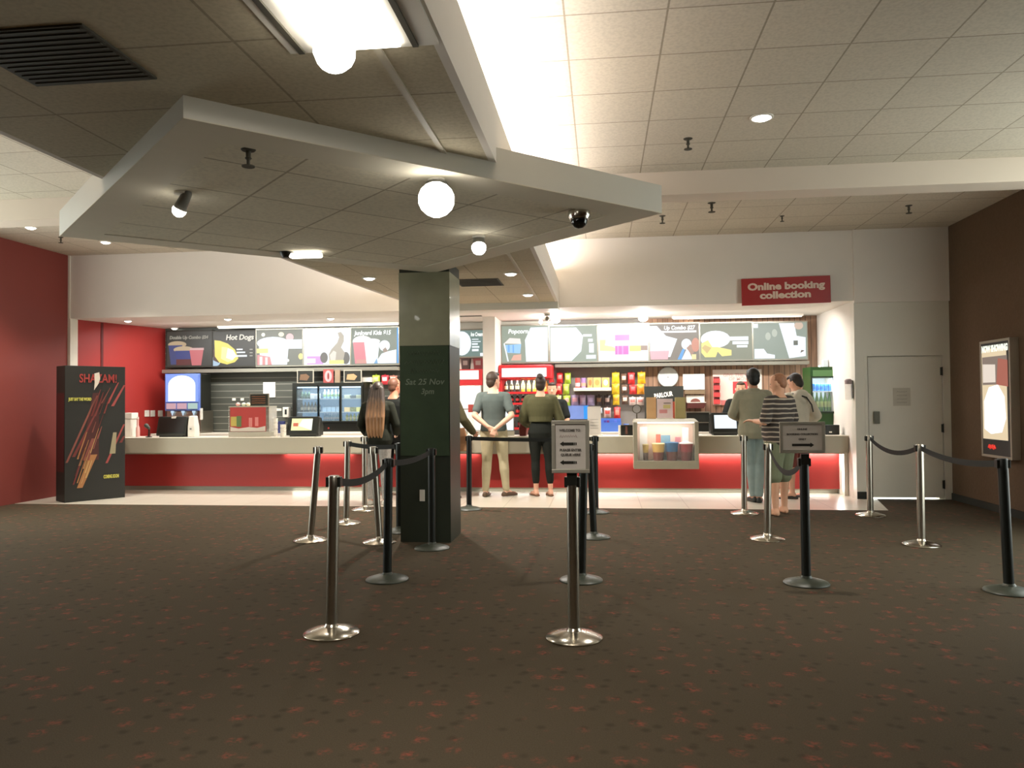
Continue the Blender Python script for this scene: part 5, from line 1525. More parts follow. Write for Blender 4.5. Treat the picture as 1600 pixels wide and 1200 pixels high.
k6 = lambda a: 980 + a / 6.665
v6 = lambda b: 560 + b / 6.665
display_cup(k6(160), k6(225), v6(905), v6(1025), (200, 170, 90), (70, 40, 34), (206, 190, 130), 'small brown and yellow cup at the left of the cup display')
display_cup(k6(258), k6(392), v6(895), v6(1025), (222, 180, 96), (120, 44, 36), (236, 214, 160), 'cup with a yellow top and red base in the cup display', False)
display_cup(k6(395), k6(535), v6(885), v6(1025), (30, 100, 150), (92, 36, 38), (40, 110, 160), 'blue topped cup in the cup display')
display_cup(k6(540), k6(690), v6(890), v6(1025), (140, 36, 50), (100, 24, 34), (232, 226, 226), 'large dark red cup with a white lid at the right of the cup display', True)
for i, (pa, pb, ya, yb, c, lab) in enumerate(((130, 210, 712, 850, (232, 228, 224), 'white card at the back left of the cup display'), (300, 350, 790, 880, (206, 110, 96), 'red picture card at the back of the cup display'), (350, 450, 800, 880, (120, 160, 180), 'blue picture card at the back of the cup display'), (500, 560, 820, 880, (206, 130, 140), 'pink picture card at the back of the cup display'), (575, 640, 720, 830, (236, 236, 238), 'white round topped card at the back right of the cup display'))):
    xa_, za_, xb_, zb2 = rect_y(k6(pa), v6(ya), k6(pb), v6(yb), DY + .20)
    tag(MB().box(xa_, DY + .2235, dz + fl + .0005, xb_, DY + .229, zb2).build('picture_card', print_mat(c)), lab, 'card', 'cards in the cup display')
tz = dz + h2
for (r_, c, lab, nm) in ((px6(200, 405, 300, 640), (196, 158, 112), 'stack of tan paper bags on the cup display', 'paper_bag_stack'), (px6(497, 405, 605, 640), (176, 166, 116), 'stack of olive paper bags on the cup display', 'paper_bag_stack')):
    xa_, za_, xb_, zb2 = rect_y(*r_, 11.52)
    t = thing(nm, lab, 'paper bags', ((xa_ + xb_) / 2, 11.48, tz), 0, 'paper bag stacks on the cup display')
    w3 = (xb_ - xa_) / 2; h3 = zb2 - tz
    for k in range(3):
        MB().rings([[(-w3, .002 + k * .02, 0), (w3, .002 + k * .02, 0), (w3, .018 + k * .02, 0), (-w3, .018 + k * .02, 0)], [(-w3 * .98, -.006 + k * .02, h3 * .5), (w3 * .98, -.006 + k * .02, h3 * .5), (w3 * .98, .014 + k * .02, h3 * .5), (-w3 * .98, .014 + k * .02, h3 * .5)], [(-w3, .004 + k * .02, h3 - k * .004), (w3, .004 + k * .02, h3 - k * .004), (w3, .012 + k * .02, h3 - k * .004), (-w3, .012 + k * .02, h3 - k * .004)]]).build('paper_bag', print_mat(c), t)
xa_, za_, xb_, zb2 = rect_y(*px6(308, 420, 472, 645), 11.46)
t = thing('notice_stand', 'pale pink notice standing between the two paper bag stacks', 'notice', ((xa_ + xb_) / 2, 11.42, tz))
w3 = (xb_ - xa_) / 2; h3 = zb2 - tz
MB().box(-w3, 0, .012, w3, .01, h3).build('notice_sheet', print_mat((218, 196, 196)), t)
MB().box(-w3 - .01, -.03, 0, w3 + .01, .05, .012).build('stand', M_offw, t)
MB().box(-w3 * .15, -.003, h3 * .76, w3 * .75, -.0005, h3 * .80, 0).box(-w3 * .2, -.003, h3 * .52, w3 * .7, -.0005, h3 * .70, 1).box(-w3 * .7, -.003, h3 * .28, w3 * .3, -.0005, h3 * .46, 2).build('printed_blocks', [print_mat((90, 84, 60)), print_mat((206, 190, 130)), print_mat((206, 140, 140))], t)
xa_, za_, xb_, zb2 = rect_y(*px6(476, 450, 500, 635), 11.56)
tag(MB().box(xa_, 11.55, tz, xb_, 11.58, zb2).build('small_box', print_mat((176, 84, 66)), bevel=.002), 'narrow red box beside the olive paper bags', 'box')
# steel framed black unit
x0, z0, x1, z1 = rect_y(*px6(628, 570, 865, 780), 12.30)
t = thing('drawer_unit', 'black drawers in a steel frame between cup display and white screen register', 'drawer unit', ((x0 + x1) / 2, 12.43, BC_Z))
w3, h3 = (x1 - x0) / 2, at_y(1092, 645, 12.43).z - BC_Z
MB().box(-w3, 0, 0, w3, .3, h3 * .47).box(-w3, 0, h3 * .5, w3, .3, h3).build('drawers', M_black, t, bevel=.004)
MB().box(-w3 - .02, -.01, 0, -w3, .30, h3 + .015).box(w3, -.01, 0, w3 + .02, .30, h3 + .015).box(-w3, -.01, h3, w3, .30, h3 + .015).box(-w3, -.012, h3 * .46, w3, -.0005, h3 * .51).build('frame', M_steel, t)
# red small pot near
p = at_y(1112, 642, 12.8)
tag(MB().lathe([(.03, 0), (.04, .12), (.035, .12), (.026, .01), (.003, .01)], n=14, cap=False).build('red_pot', print_mat((206, 84, 78)), loc=(p.x, 12.82, BC_Z), smooth=True), 'small red pot on the back counter below the gift poster', 'pot')

# ------------------------------------------------------------------ green fridge at the right end
Y = 12.15
X0, Z0, X1, Z1 = rect_y(1268, 573, 1315, 680, Y)
t = thing('drinks_fridge', 'green drinks fridge with tall green bottles at the right end of the recess', 'fridge', (0, Y, 0))
M_gf = mat('fridge_green', (40, 78, 34), .4, var=.06)
zt_ = at_y(1290, 590, Y).z; zb_ = at_y(1290, 643, Y).z
D = .50
MB().box(X0, .04, 0, X1, D, zb_).box(X0, .04, zt_, X1, D, Z1).box(X0, .04, zb_, X0 + .02, D, zt_).box(X1 - .02, .04, zb_, X1, D, zt_).box(X0, D - .03, zb_, X1, D, zt_).build('cabinet', M_gf, t)
hx0, hz0, hx1, hz1 = rect_y(1271, 578, 1313, 589, Y)
MB().box(hx0, .028, hz0, hx1, .0385, hz1).build('header_sign', glow('green_header', (116, 168, 92), .55), t)
MB().box(X0 + .021, D - .04, zb_ + .001, X1 - .021, D - .0305, zt_ - .001).build('glowing_back', glow('green_fridge_back', (214, 236, 240), .95), t)  # self-glowing back stands for the lit inside of the fridge
zs = at_y(1290, 611, Y).z
MB().box(X0 + .021, .05, zs - .01, X1 - .021, D - .05, zs).build('shelf', M_offw, t)
dr = MB().box(X0 - .002, 0, zb_ - .03, X0 + .018, .038, zt_ + .02).box(X1 - .018, 0, zb_ - .03, X1 + .002, .038, zt_ + .02).box(X0 + .018, 0, zb_ - .03, X1 - .018, .038, zb_).box(X0 + .018, 0, zt_ , X1 - .018, .026, zt_ + .02).build('door', mat('door_dark_green', (22, 40, 22), .4), t)
MB().box(X0 + .018, .012, zb_, X1 - .018, .016, zt_).build('glass', mat('fridge_glass', (200, 220, 230), .05, alpha=.10, spec=.5), dr)
MB().box((X0 + X1) / 2 - .05, .02, TOPZ + .03, (X0 + X1) / 2 + .12, .0395, TOPZ + .10).build('vent_panel', M_black, t)
lamp('fridge_lamp', 'AREA', ((X0 + X1) / 2, .10, zt_ - .02), 5, (.85, .97, 1), t, aim=(0, .3, -1), shape='RECTANGLE', size=.35, size_y=.04)
nG = 6
for i in range(nG):
    x = X0 + .06 + (X1 - X0 - .13) * i / (nG - 1)
    bottle('greenglass', (x, Y + .16, zb_ + .001), 'tall green bottle on the bottom shelf of the green fridge', 'tall green bottles in the green fridge', min(.31, zs - zb_ - .02), .030, (96, 150, 40), (176, 196, 96), (110, 160, 60))
for i in range(5):
    x = X0 + .08 + (X1 - X0 - .20) * i / 4
    o = MB().lathe([(.026, 0), (.030, .006), (.030, .105), (.024, .115)], n=14).build('drink_can', mat('blue_can', (50, 110, 196), .3, metal=.3), loc=(x, Y + .14, zs + .0005), smooth=True)
    tag(o, 'blue can on the upper shelf of the green fridge', 'can', 'blue cans in the green fridge')
for (r_, lab) in (((1286, 562, 1294, 573), 'small white box on the green fridge, left one'), ((1296, 562, 1305, 573), 'small white box on the green fridge, right one')):
    xa_, za_, xb_, zb2 = rect_y(*r_, Y + .2)
    tag(MB().box(xa_, Y + .2, Z1, xb_, Y + .28, zb2).build('small_box', mat('white_box', (214, 222, 228), .6), bevel=.003), lab, 'box', 'white boxes on the green fridge')
p = at_x(1333, 600, 3.499)
t = thing('cup_dispenser', 'clear cup sleeve on the white wall beside the green fridge', 'dispenser', (3.49, p.y, p.z))
MB().lathe([(.045, -.22), (.05, -.02), (.05, .0)], (-.055, 0, 0), 14).build('sleeve', M_acr, t, smooth=True)
MB().lathe([(.048, 0), (.052, .05), (.03, .07)], (-.055, 0, 0), 14).build('collar', mat('collar_mauve', (150, 130, 128), .5), t, smooth=True)
MB().box(-.012, -.03, -.2, 0, .03, .05).build('bracket', M_grey, t)
# added glowing strip that stands for the bright reflection beside the fridge
p = at_x(1322, 600, 3.495)
t = thing('glow_strip', 'vertical white glowing strip added for the reflection right of the green fridge', 'light', (3.495, 12.72, 1.55))
MB().box(-.03, -.02, -.40, 0, .02, .40).build('body', M_offw, t)
MB().tube([(-.042, 0, -.37), (-.042, 0, .37)], .012).build('tube', glow('glow_strip_white', (206, 232, 244), 6), t)
lamp('tube_lamp', 'POINT', (-.12, 0, 0), 4, (.8, .94, 1), t, shadow_soft_size=.1)
t, w, h = on_counter('card_terminal', 'black card terminal with a white key in front of the green fridge', 'card terminal', (1290, 664, 1312, 681), 11.66)
MB().box(-w, 0, 0, w, .12, h).build('body', M_black, t, bevel=.008)
MB().box(-w * .5, -.004, .03, -w * .1, -.0005, .05).build('key', M_offw, t)

# ------------------------------------------------------------------ red hanging sign
x0, z0, x1, z1 = rect_y(1159, 433, 1298, 475, 11.07)
t = thing('hanging_sign', 'red sign reading Online booking collection on the white bulkhead', 'sign', ((x0 + x1) / 2, 11.07, (z0 + z1) / 2))
t.rotation_euler = (0, rad(-.9), 0)
w2, h2 = (x1 - x0) / 2, (z1 - z0) / 2
MB().box(-w2, 0, -h2, w2, .035, h2).build('panel', mat('sign_red', (160, 36, 34), .4, var=.05, scale=5), t, bevel=.003)
Mw = mat('sign_white', (222, 196, 178), .6)
text('lettering', 'Online booking', .095, Mw, t, (.0, -.002, h2 * .34), width=w2 * 1.74, bold=.006)
text('lettering', 'collection', .095, Mw, t, (-.01, -.002, -h2 * .32), width=w2 * 1.15, bold=.006)
MB().box(-w2 * .7, .0355, h2 - .10, -w2 * .7 + .03, .079, h2 - .02).box(w2 * .7, .0355, h2 - .10, w2 * .7 + .03, .079, h2 - .02).build('bracket', M_grey, t)

# ------------------------------------------------------------------ light box poster on the brown wall
LX = 4.75
a, b = at_x(1530, 532, LX - .10), at_x(1577, 530, LX - .10)
zt_, zb_ = at_x(1552, 531, LX - .10).z, at_x(1552, 715, LX - .10).z
ya, yb = b.y, a.y       # near, far
t = thing('poster_light_box', 'lit film poster box with NOW SHOWING header on the brown wall', 'light box', (LX, ya, zb_))
W = yb - ya; Hh = zt_ - zb_; dp = .10
M_lb = mat('light_box_metal', (176, 166, 152), .35, metal=.35, var=.05)
MB().box(-dp, 0, 0, 0, W, .03).box(-dp, 0, Hh - .03, 0, W, Hh).box(-dp, 0, .03, 0, .03, Hh - .03).box(-dp, W - .03, .03, 0, W, Hh - .03).box(-.03, .03, .03, 0, W - .03, Hh - .03).build('casing', M_lb, t, bevel=.004)


def lb(name, y0, z0, y1, z1, m, off=0.0, parent=t):
    return MB().box(-dp + .008 - off, y0, z0, -dp + .014 - off, y1, z1).build(name, m, parent)


pf = lb('poster_face', .031, .031, W - .031, Hh - .031, glow('poster_black', (30, 28, 24), .6))
lb('picture', .09, Hh * .155, W - .04, Hh * .93, glow('poster_warm', (236, 214, 176), .85), .003, pf)
q = MB()
xx = -dp + .004
def yz(pts, mi, off):
    n = len(pts)
    q.rings([[(xx - off + .002, W - y * W, z * Hh) for y, z in pts], [(xx - off, W - y * W, z * Hh) for y, z in pts]], mi)
# y measured from the far (left) edge as seen from the room
yz([(.08, .62), (.90, .62), (.90, .86), (.08, .86)][::-1], 0, .001)
yz([(.55, .62), (.92, .60), (.92, .82), (.62, .84)][::-1], 1, .003)
yz([(.10, .64), (.52, .64), (.52, .79), (.10, .80)][::-1], 2, .003)
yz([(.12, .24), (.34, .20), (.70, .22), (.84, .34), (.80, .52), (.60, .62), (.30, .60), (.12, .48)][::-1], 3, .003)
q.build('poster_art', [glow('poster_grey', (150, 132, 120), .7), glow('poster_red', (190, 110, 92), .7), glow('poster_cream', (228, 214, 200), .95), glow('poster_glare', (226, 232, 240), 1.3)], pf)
text('lettering', 'NOW SHOWING', .075, glow('header_white', (236, 240, 224), 1.1), pf, (-dp + .003, W * .5, Hh * .925), rot=(PI / 2, 0, -PI / 2), width=W * .86, bold=.006)
sc = [(p[0], p[2]) for p in scribble(.16, .05, 21, n=9)]
MB().tube([(-dp + .004, W - (.24 * W + .08 + p[0]), Hh * .09 + p[1]) for p in sc], .012, 6).build('red_script_logo', glow('logo_red', (226, 56, 44), .9), pf)

# ------------------------------------------------------------------ film standee by the red wall
P0, P1, P2 = Vector((-7.905, 10.34, 0)), Vector((-7.61, 10.15, 0)), Vector((-7.13, 10.82, 0))
ang = math.atan2(P2.y - P1.y, P2.x - P1.x)
W = (P2 - P1).length; D = .36
Hs = at_y(100, 571, 10.15).z
t = thing('film_standee', 'tall black cardboard film standee beside the left red wall', 'standee', P1, ang)
MB().box(0, 0, .001, W, D, Hs).build('box', mat('standee_card', (30, 29, 24), .55, var=.08), t, bevel=.004)
# front art (front face at local y=0, seen from -y)
art = MB()
amats = [print_mat((128, 70, 58)), print_mat((150, 66, 62)), print_mat((160, 110, 66)), print_mat((110, 46, 40)), print_mat((70, 30, 26)), print_mat((186, 150, 96)), print_mat((150, 140, 110))]


def streak(x0, z0, x1, z1, w0, w1, mi, k):
    art.slab([(x0 * W - w0 * W / 2, z0 * Hs), (x0 * W + w0 * W / 2, z0 * Hs), (x1 * W + w1 * W / 2, z1 * Hs), (x1 * W - w1 * W / 2, z1 * Hs)], -.0015 - .0004 * k, -.0012 - .0004 * k, mi)


streak(.40, .30, .50, .80, .30, .10, 4, 0)
streak(.03, .29, .52, .78, .035, .03, 0, 1)
streak(.14, .33, .60, .74, .05, .02, 3, 2)
streak(.70, .72, .88, .88, .04, .02, 1, 3)
streak(.78, .70, .985, .86, .05, .03, 1, 4)
streak(.68, .27, .98, .56, .04, .03, 1, 5)
streak(.24, .10, .46, .34, .09, .13, 2, 6)
streak(.34, .30, .46, .46, .10, .06, 0, 7)
streak(.78, .34, .82, .50, .10, .06, 6, 8)
streak(.92, .42, .98, .47, .05, .03, 3, 9)
rnd = random.Random(17)
for i in range(34):          # fine light rays crossing the middle of the print
    z = rnd.uniform(.12, .74); x = .12 + .62 * z + rnd.uniform(-.13, .13); ln = rnd.uniform(.06, .20)
    w_ = rnd.uniform(.008, .03)
    mi = rnd.choice((3, 4, 4, 4, 0, 3)) if z > .36 else rnd.choice((2, 5, 4, 3))
    streak(x, z, min(.97, x + ln * .75), min(.84, z + ln), w_, w_ * .4, mi, 10 + (i % 6))
art.build('printed_streaks', amats, t)
Mst = print_mat((150, 52, 46))
text('title_lettering', 'SHAZAM!', .125, Mst, t, (W * .54, -.0075, Hs * .905), width=W * .62, bold=.003)
bolt = MB().slab([(W * .55, Hs * .955), (W * .47, Hs * .945), (W * .475, Hs * .875), (W * .465, Hs * .82), (W * .54, Hs * .87), (W * .565, Hs * .905)], -.011, -.009)
bolt.build('white_flash', print_mat((206, 196, 180)), t)
My = print_mat((190, 184, 84))
text('tagline_lettering', 'JUST SAY THE WORD', .042, My, t, (W * .24, -.0075, Hs * .752), width=W * .37, bold=.003)
text('tagline_lettering', 'COMING SOON', .050, My, t, (W * .76, -.0075, Hs * .168), width=W * .26, bold=.003)
# left side panel: dark red print
MB().box(-.002, .03, Hs * .22, -.0005, D - .03, Hs * .80).build('side_print', print_mat((66, 22, 20)), t)
# ------------------------------------------------------------------ people
def remeshed(mb, name, vox, m, parent=None, smooth=5):
    me = mb.mesh('tmp', m)
    ob = bpy.data.objects.new('tmp', me)
    COL.objects.link(ob)
    r = ob.modifiers.new('r', 'REMESH'); r.mode = 'VOXEL'; r.voxel_size = vox
    s = ob.modifiers.new('s', 'SMOOTH'); s.factor = .5; s.iterations = smooth
    dg = bpy.context.evaluated_depsgraph_get()
    me2 = bpy.data.meshes.new_from_object(ob.evaluated_get(dg))
    bpy.data.objects.remove(ob); bpy.data.meshes.remove(me)
    me2.name = name
    me2.materials.clear(); me2.materials.append(m)
    me2.polygons.foreach_set('use_smooth', [True] * len(me2.polygons))
    o = bpy.data.objects.new(name, me2)
    COL.objects.link(o)
    if parent: o.parent = parent
    return o


def V(*a): return Vector(a)


def hand(mb, w, d, n, curl=.5, thumb=1, s=1.0):
    """w wrist, d along the hand, n palm-facing direction"""
    d = Vector(d).normalized(); n = Vector(n); n = (n - d * n.dot(d)).normalized()
    side = d.cross(n).normalized() * thumb
    for k, off in enumerate((-.030, -.010, .010, .029)):
        mb.capsule(w + side * off * .55, .015 * s, w + d * .080 * s + side * off * s, .0125 * s, 8)
    for k, (off, ln) in enumerate(((.031, .068), (.0105, .077), (-.0105, .071), (-.031, .056))):
        p = w + d * .082 * s + side * off * s
        a = 0
        for seg, f in enumerate((.45, .32, .23)):
            a += curl * (1.0, 1.1, .8)[seg]
            q = p + (d * math.cos(a) + n * math.sin(a)) * (ln * f * s)
            mb.capsule(p, (.0095, .0088, .0082)[seg] * s, q, (.0088, .0082, .0072)[seg] * s, 8)
            p = q
    p = w + d * .022 * s + side * .026 * s
    q = p + (d * .62 + side * .72 + n * .25).normalized() * .042 * s
    mb.capsule(p, .014 * s, q, .0105 * s, 8)
    mb.capsule(q, .0105 * s, q + (d * .88 + side * .30 + n * .38).normalized() * .032 * s, .0085 * s, 8)


BASE = dict(
    LS=V(-.176, -.005, 1.405), RS=V(.176, -.005, 1.405), LE=V(-.235, -.02, 1.13), RE=V(.235, -.02, 1.13),
    LW=V(-.235, .06, .88), RW=V(.235, .06, .88), LHip=V(-.092, 0, .92), RHip=V(.092, 0, .92),
    LK=V(-.10, .015, .50), RK=V(.10, .015, .50), LA=V(-.11, -.02, .085), RA=V(.11, -.02, .085))
TORSO = [(.84, .150, .100, 0, -.01), (.92, .172, .118, 0, -.012), (1.00, .165, .112, 0, -.005), (1.08, .148, .100, 0, 0), (1.16, .150, .102, 0, 0),
         (1.26, .168, .112, 0, 0), (1.35, .182, .112, 0, -.004), (1.41, .160, .096, 0, -.010), (1.45, .112, .078, 0, -.012), (1.475, .082, .068, 0, -.010), (1.50, .066, .062, 0, -.006), (1.56, .056, .060, 0, .006)]


def person(label, loc, face, H=1.75, pose=None, hair='short', hair_rgb=(40, 30, 24), skin=(206, 156, 126), top=None, bottom=None, shoes=(40, 34, 30),
           head_yaw=0, head_pitch=0, fat=1.0, belly=0.0, hands=None, group=None, feet_yaw=(8, -8), female=False, bend=0.0, vox=.0078):
    k = H / 1.75
    J = {a: b.copy() for a, b in BASE.items()}
    for a, b in (pose or {}).items(): J[a] = Vector(b)
    bendm = Matrix.Rotation(bend, 4, 'X')
    piv = V(0, 0, .95)

    def bd(p):
        p = Vector(p)
        if bend and p.z > .95:
            return (bendm @ (p - piv)) + piv
        return p
    S = lambda p: Vector(p) * k
    M_s = mat('skin_%d_%d_%d' % tuple(skin), skin, .55, var=.06, scale=25)

    def torso(mb, inf, z0=0, z1=9, wide=1.0, flare=0.0):
        secs = []
        for z, rx, ry, xo, yo in TORSO:
            if z < z0 - 1e-6 or z > z1 + 1e-6: continue
            b = belly * math.exp(-((z - 1.06) / .13) ** 2)
            f = fat if z < 1.45 else 1
            if female and 1.02 < z < 1.2: f *= .90
            if female and z < .98: f *= 1.03
            fl = flare * max(0, 1.3 - z)
            secs.append((z, rx * f * wide + inf + fl, ry * f * wide + inf + b * .6 + fl, xo, yo + b * .5))
        mb.stack([(s[0], s[1] * k, s[2] * k, s[3] * k, s[4] * k) for s in secs], 24, f=lambda p: S(bd(V(p.x / k, p.y / k, p.z))))

    def arm(mb, side, inf, frac=2.0, loose=1.0):
        s, e, w = (bd(J[side + n]) for n in ('S', 'E', 'W'))
        inn = s + (V(0, s.y, s.z + .01) - s) * .45
        pts = [(inn, .058), (s, .056), (s.lerp(e, .45), .049), (e, .041), (e.lerp(w, .35), .040), (w, .027)]
        pos = [0, 0, .45, 1.0, 1.35, 2.0]
        out = []
        for (p, r), t in zip(pts, pos):
            if t <= frac + 1e-6:
                out.append((S(p), (r * (1 if not female else .86) + inf * (1 + (loose - 1) * t / 2)) * k))
                last = t
            else:
                a = out[-1]
                f = (frac - last) / (t - last)
                q = S(p)
                out.append((a[0].lerp(q, f), (r * (1 if not female else .86) + inf * loose) * k)); break
        mb.chain(out, 12)

    def leg(mb, side, inf, frac=2.0, loose=1.0):
        h, kn, a = J[side + 'Hip'], J[side + 'K'], J[side + 'A']
        pts = [(h, .088), (h.lerp(kn, .35), .080), (kn.lerp(h, .12), .058), (kn, .054), (kn.lerp(a, .28) + V(0, -.012, 0), .054), (kn.lerp(a, .65), .042), (a, .034)]
        pos = [0, .35, .88, 1.0, 1.28, 1.65, 2.0]
        out = []
        for (p, r), t in zip(pts, pos):
            rr = r * (fat ** .5) + inf * (1 + (loose - 1) * t / 2)
            if t <= frac + 1e-6:
                out.append((S(p), rr * k)); last = t
            else:
                f = (frac - last) / (t - last)
                out.append((out[-1][0].lerp(S(p), f), rr * k)); break
        mb.chain(out, 14)

    def headm(p):
        p = Matrix.Rotation(rad(head_yaw), 3, 'Z') @ (Matrix.Rotation(rad(head_pitch), 3, 'X') @ Vector(p))
        return S(bd(V(0, .012, 1.632)) + p)
    # ---- body
    mb = MB()
    torso(mb, -.004)
    for sd in 'LR':
        arm(mb, sd, 0); leg(mb, sd, 0)
        a = J[sd + 'A']; fy = rad(feet_yaw[0 if sd == 'L' else 1])
        fd = V(-math.sin(fy), math.cos(fy), 0)
        foot_ax = (a, fd)
        heel = V(a.x, a.y, 0) - fd * .03 + V(0, 0, .038); toe = V(a.x, a.y, 0) + fd * .165 + V(0, 0, .024)
        mb.capsule(S(a), .036 * k, S(heel), .034 * k); mb.capsule(S(heel), .034 * k, S(toe + V(0, 0, .006)), .026 * k)
        mb.capsule(S(a), .032 * k, S(V(a.x, a.y, 0) + fd * .10 + V(0, 0, .036)), .030 * k)
        for t in (-.022, 0, .022):
            sdv = V(fd.y, -fd.x, 0) * t
            mb.capsule(S(toe - fd * .03 + sdv), .017 * k, S(toe + fd * (.03 - abs(t)) + sdv - V(0, 0, .006)), .013 * k, 8)
        w = bd(J[sd + 'W'])
        hd = (hands or {}).get(sd)
        if hd is None:
            e = bd(J[sd + 'E']); hd = ((w - e).normalized(), V(1 if sd == 'L' else -1, 0, 0), .45)
        hand(mb, S(w), hd[0], hd[1], hd[2], (1 if sd == 'R' else -1) * (hd[3] if len(hd) > 3 else 1), k * (.92 if female else 1))
    hs = [(-.120, .018, .02, 0, .058), (-.104, .042, .044, 0, .046), (-.075, .058, .068, 0, .024), (-.035, .067, .086, 0, .008), (.02, .074, .095, 0, -.002),
          (.06, .073, .094, 0, -.006), (.09, .060, .078, 0, -.008), (.112, .034, .045, 0, -.008), (.120, .010, .012, 0, -.008)]
    mb.stack(hs, 20, f=lambda p: headm(p))
    mb.capsule(headm((0, .088, .012)), .007 * k, headm((0, .106, -.028)), .013 * k, 8)
    for sx in (-1, 1):
        mb.capsule(headm((sx * .072, -.004, .012)), .014 * k, headm((sx * .073, .004, -.026)), .010 * k, 8)
    mb.capsule(headm((-.018, .083, -.062)), .007 * k, headm((.018, .083, -.062)), .007 * k, 8)
    mb.capsule(S(bd(V(0, -.004, 1.47))), .058 * k, headm((0, -.012, -.07)), .056 * k)
    body = remeshed(mb, 'person', vox, M_s, smooth=4)
    body.location = loc; body.rotation_euler = (0, 0, rad(face))
    tag(body, label, 'person', group)
    for sx in (-1, 1):
        MB().ellipsoid(headm((sx * .031, .083, .006)), .011 * k, .008 * k, .006 * k, 10, 6).build('eye', mat('eye_dark', (40, 30, 26), .3), body, smooth=True)
    # ---- clothes
    if top:
        mb = MB()
        z0 = top.get('hem', .92)
        torso(mb, .014 + top.get('loose', 0), z0, 1.47, flare=top.get('flare', 0))
        for sd in 'LR': arm(mb, sd, .012 + top.get('loose', 0) * .6, top.get('sleeve', 2.0) - (.06 if top.get('sleeve', 2.0) >= 2 else 0), top.get('cuff', 1.2))
        if top.get('collar'):
            mb.stack([(1.44 * k, .085 * k, .08 * k, 0, -.012 * k), (1.50 * k, .075 * k, .072 * k, 0, -.008 * k)], 20)
        if top.get('hood'):
            mb.ellipsoid(S(bd(V(0, -.10, 1.45))), .125 * k, .075 * k, .085 * k)
            mb.ellipsoid(S(bd(V(0, -.115, 1.40))), .10 * k, .06 * k, .09 * k)
            mb.ellipsoid(S(bd(V(0, -.02, 1.475))), .095 * k, .095 * k, .045 * k)
        c = remeshed(mb, top['name'], .009, top['mat'], body, 4)
        if top.get('label'): c['label'] = top['label']
    if bottom:
        mb = MB()
        torso(mb, .008 + bottom.get('loose', 0) * .4, .84, bottom.get('waist', 1.0))
        for sd in 'LR': leg(mb, sd, .009 + bottom.get('loose', 0), bottom.get('len', 1.95), bottom.get('cuff', 1.3))
        remeshed(mb, bottom['name'], .009, bottom['mat'], body, 4)
    if shoes:
        for sd in 'LR':
            a = J[sd + 'A']; fy = rad(feet_yaw[0 if sd == 'L' else 1]); fd = V(-math.sin(fy), math.cos(fy), 0); sdv = V(fd.y, -fd.x, 0)
            mb = MB()
            rs = []
            for t, wd, ht in ((-.078, .022, .05), (-.065, .036, .075), (-.02, .041, .085), (.05, .042, .078), (.11, .047, .062), (.165, .044, .05), (.20, .030, .040), (.212, .014, .03)):
                c = V(a.x, a.y, 0) + fd * t
                ht2 = ht * shoes_h
                ring = [c - sdv * wd + V(0, 0, .002), c - sdv * wd * 1.05 + V(0, 0, ht2 * .45), c - sdv * wd * .55 + V(0, 0, ht2), c + sdv * wd * .55 + V(0, 0, ht2), c + sdv * wd * 1.05 + V(0, 0, ht2 * .45), c + sdv * wd + V(0, 0, .002)]
                rs.append([S(p) for p in ring])
            mb.rings(rs)
            sh = mb.build('shoe', mat('shoe_%d_%d_%d' % tuple(shoes), shoes, .5), body, smooth=True)
            sm = sh.modifiers.new('s', 'SUBSURF'); sm.levels = 1; sm.render_levels = 1
    # ---- hair
    Mh = mat('hair_%d_%d_%d' % tuple(hair_rgb), hair_rgb, .55, var=.3, scale=60)
    mb = MB()
    rotm = Matrix.Rotation(rad(head_yaw), 3, 'Z') @ Matrix.Rotation(rad(head_pitch), 3, 'X')
    if hair in ('short', 'bun', 'long', 'thick'):
        g_ = 1.0 if hair != 'thick' else 1.06
        mb.ellipsoid(headm((0, -.020, .036)), .083 * k * g_, .096 * k * g_, .098 * k * g_, rot=rotm)
        mb.ellipsoid(headm((0, -.050, -.020)), .072 * k * g_, .062 * k * g_, .085 * k, rot=rotm)
        mb.ellipsoid(headm((0, .030, .088)), .062 * k * g_, .062 * k * g_, .036 * k * g_, rot=rotm)
    if hair == 'buzz':
        mb.ellipsoid(headm((0, -.020, .034)), .0785 * k, .092 * k, .091 * k, rot=rotm)
        mb.ellipsoid(headm((0, -.050, -.015)), .064 * k, .054 * k, .07 * k, rot=rotm)
    if hair == 'bun':
        mb.ellipsoid(headm((0, -.075, .115)), .046 * k, .042 * k, .042 * k, rot=rotm)
        mb.ellipsoid(headm((.012, -.10, .10)), .03 * k, .03 * k, .03 * k, rot=rotm)
    if hair == 'long':
        for x in (-.075, -.038, 0, .038, .075):
            mb.chain([(headm((x * .8, -.06, .02)), .045 * k), (S(V(x * 1.15, -.105, 1.45)), .048 * k), (S(V(x * 1.35, -.15, 1.25)), .040 * k), (S(V(x * 1.3, -.155, 1.08)), .032 * k), (S(V(x * 1.2, -.15, .97)), .016 * k)], 10)
    hm = hair_mat_override or Mh
    remeshed(mb, 'hair', .006, hm, body, 3)
    return body


shoes_h = 1.0
hair_mat_override = None


def cloth(name, rgb, var=.12, scale=14, rough=.85):
    return mat(name, rgb, rough, var=var, scale=scale, spec=.15)


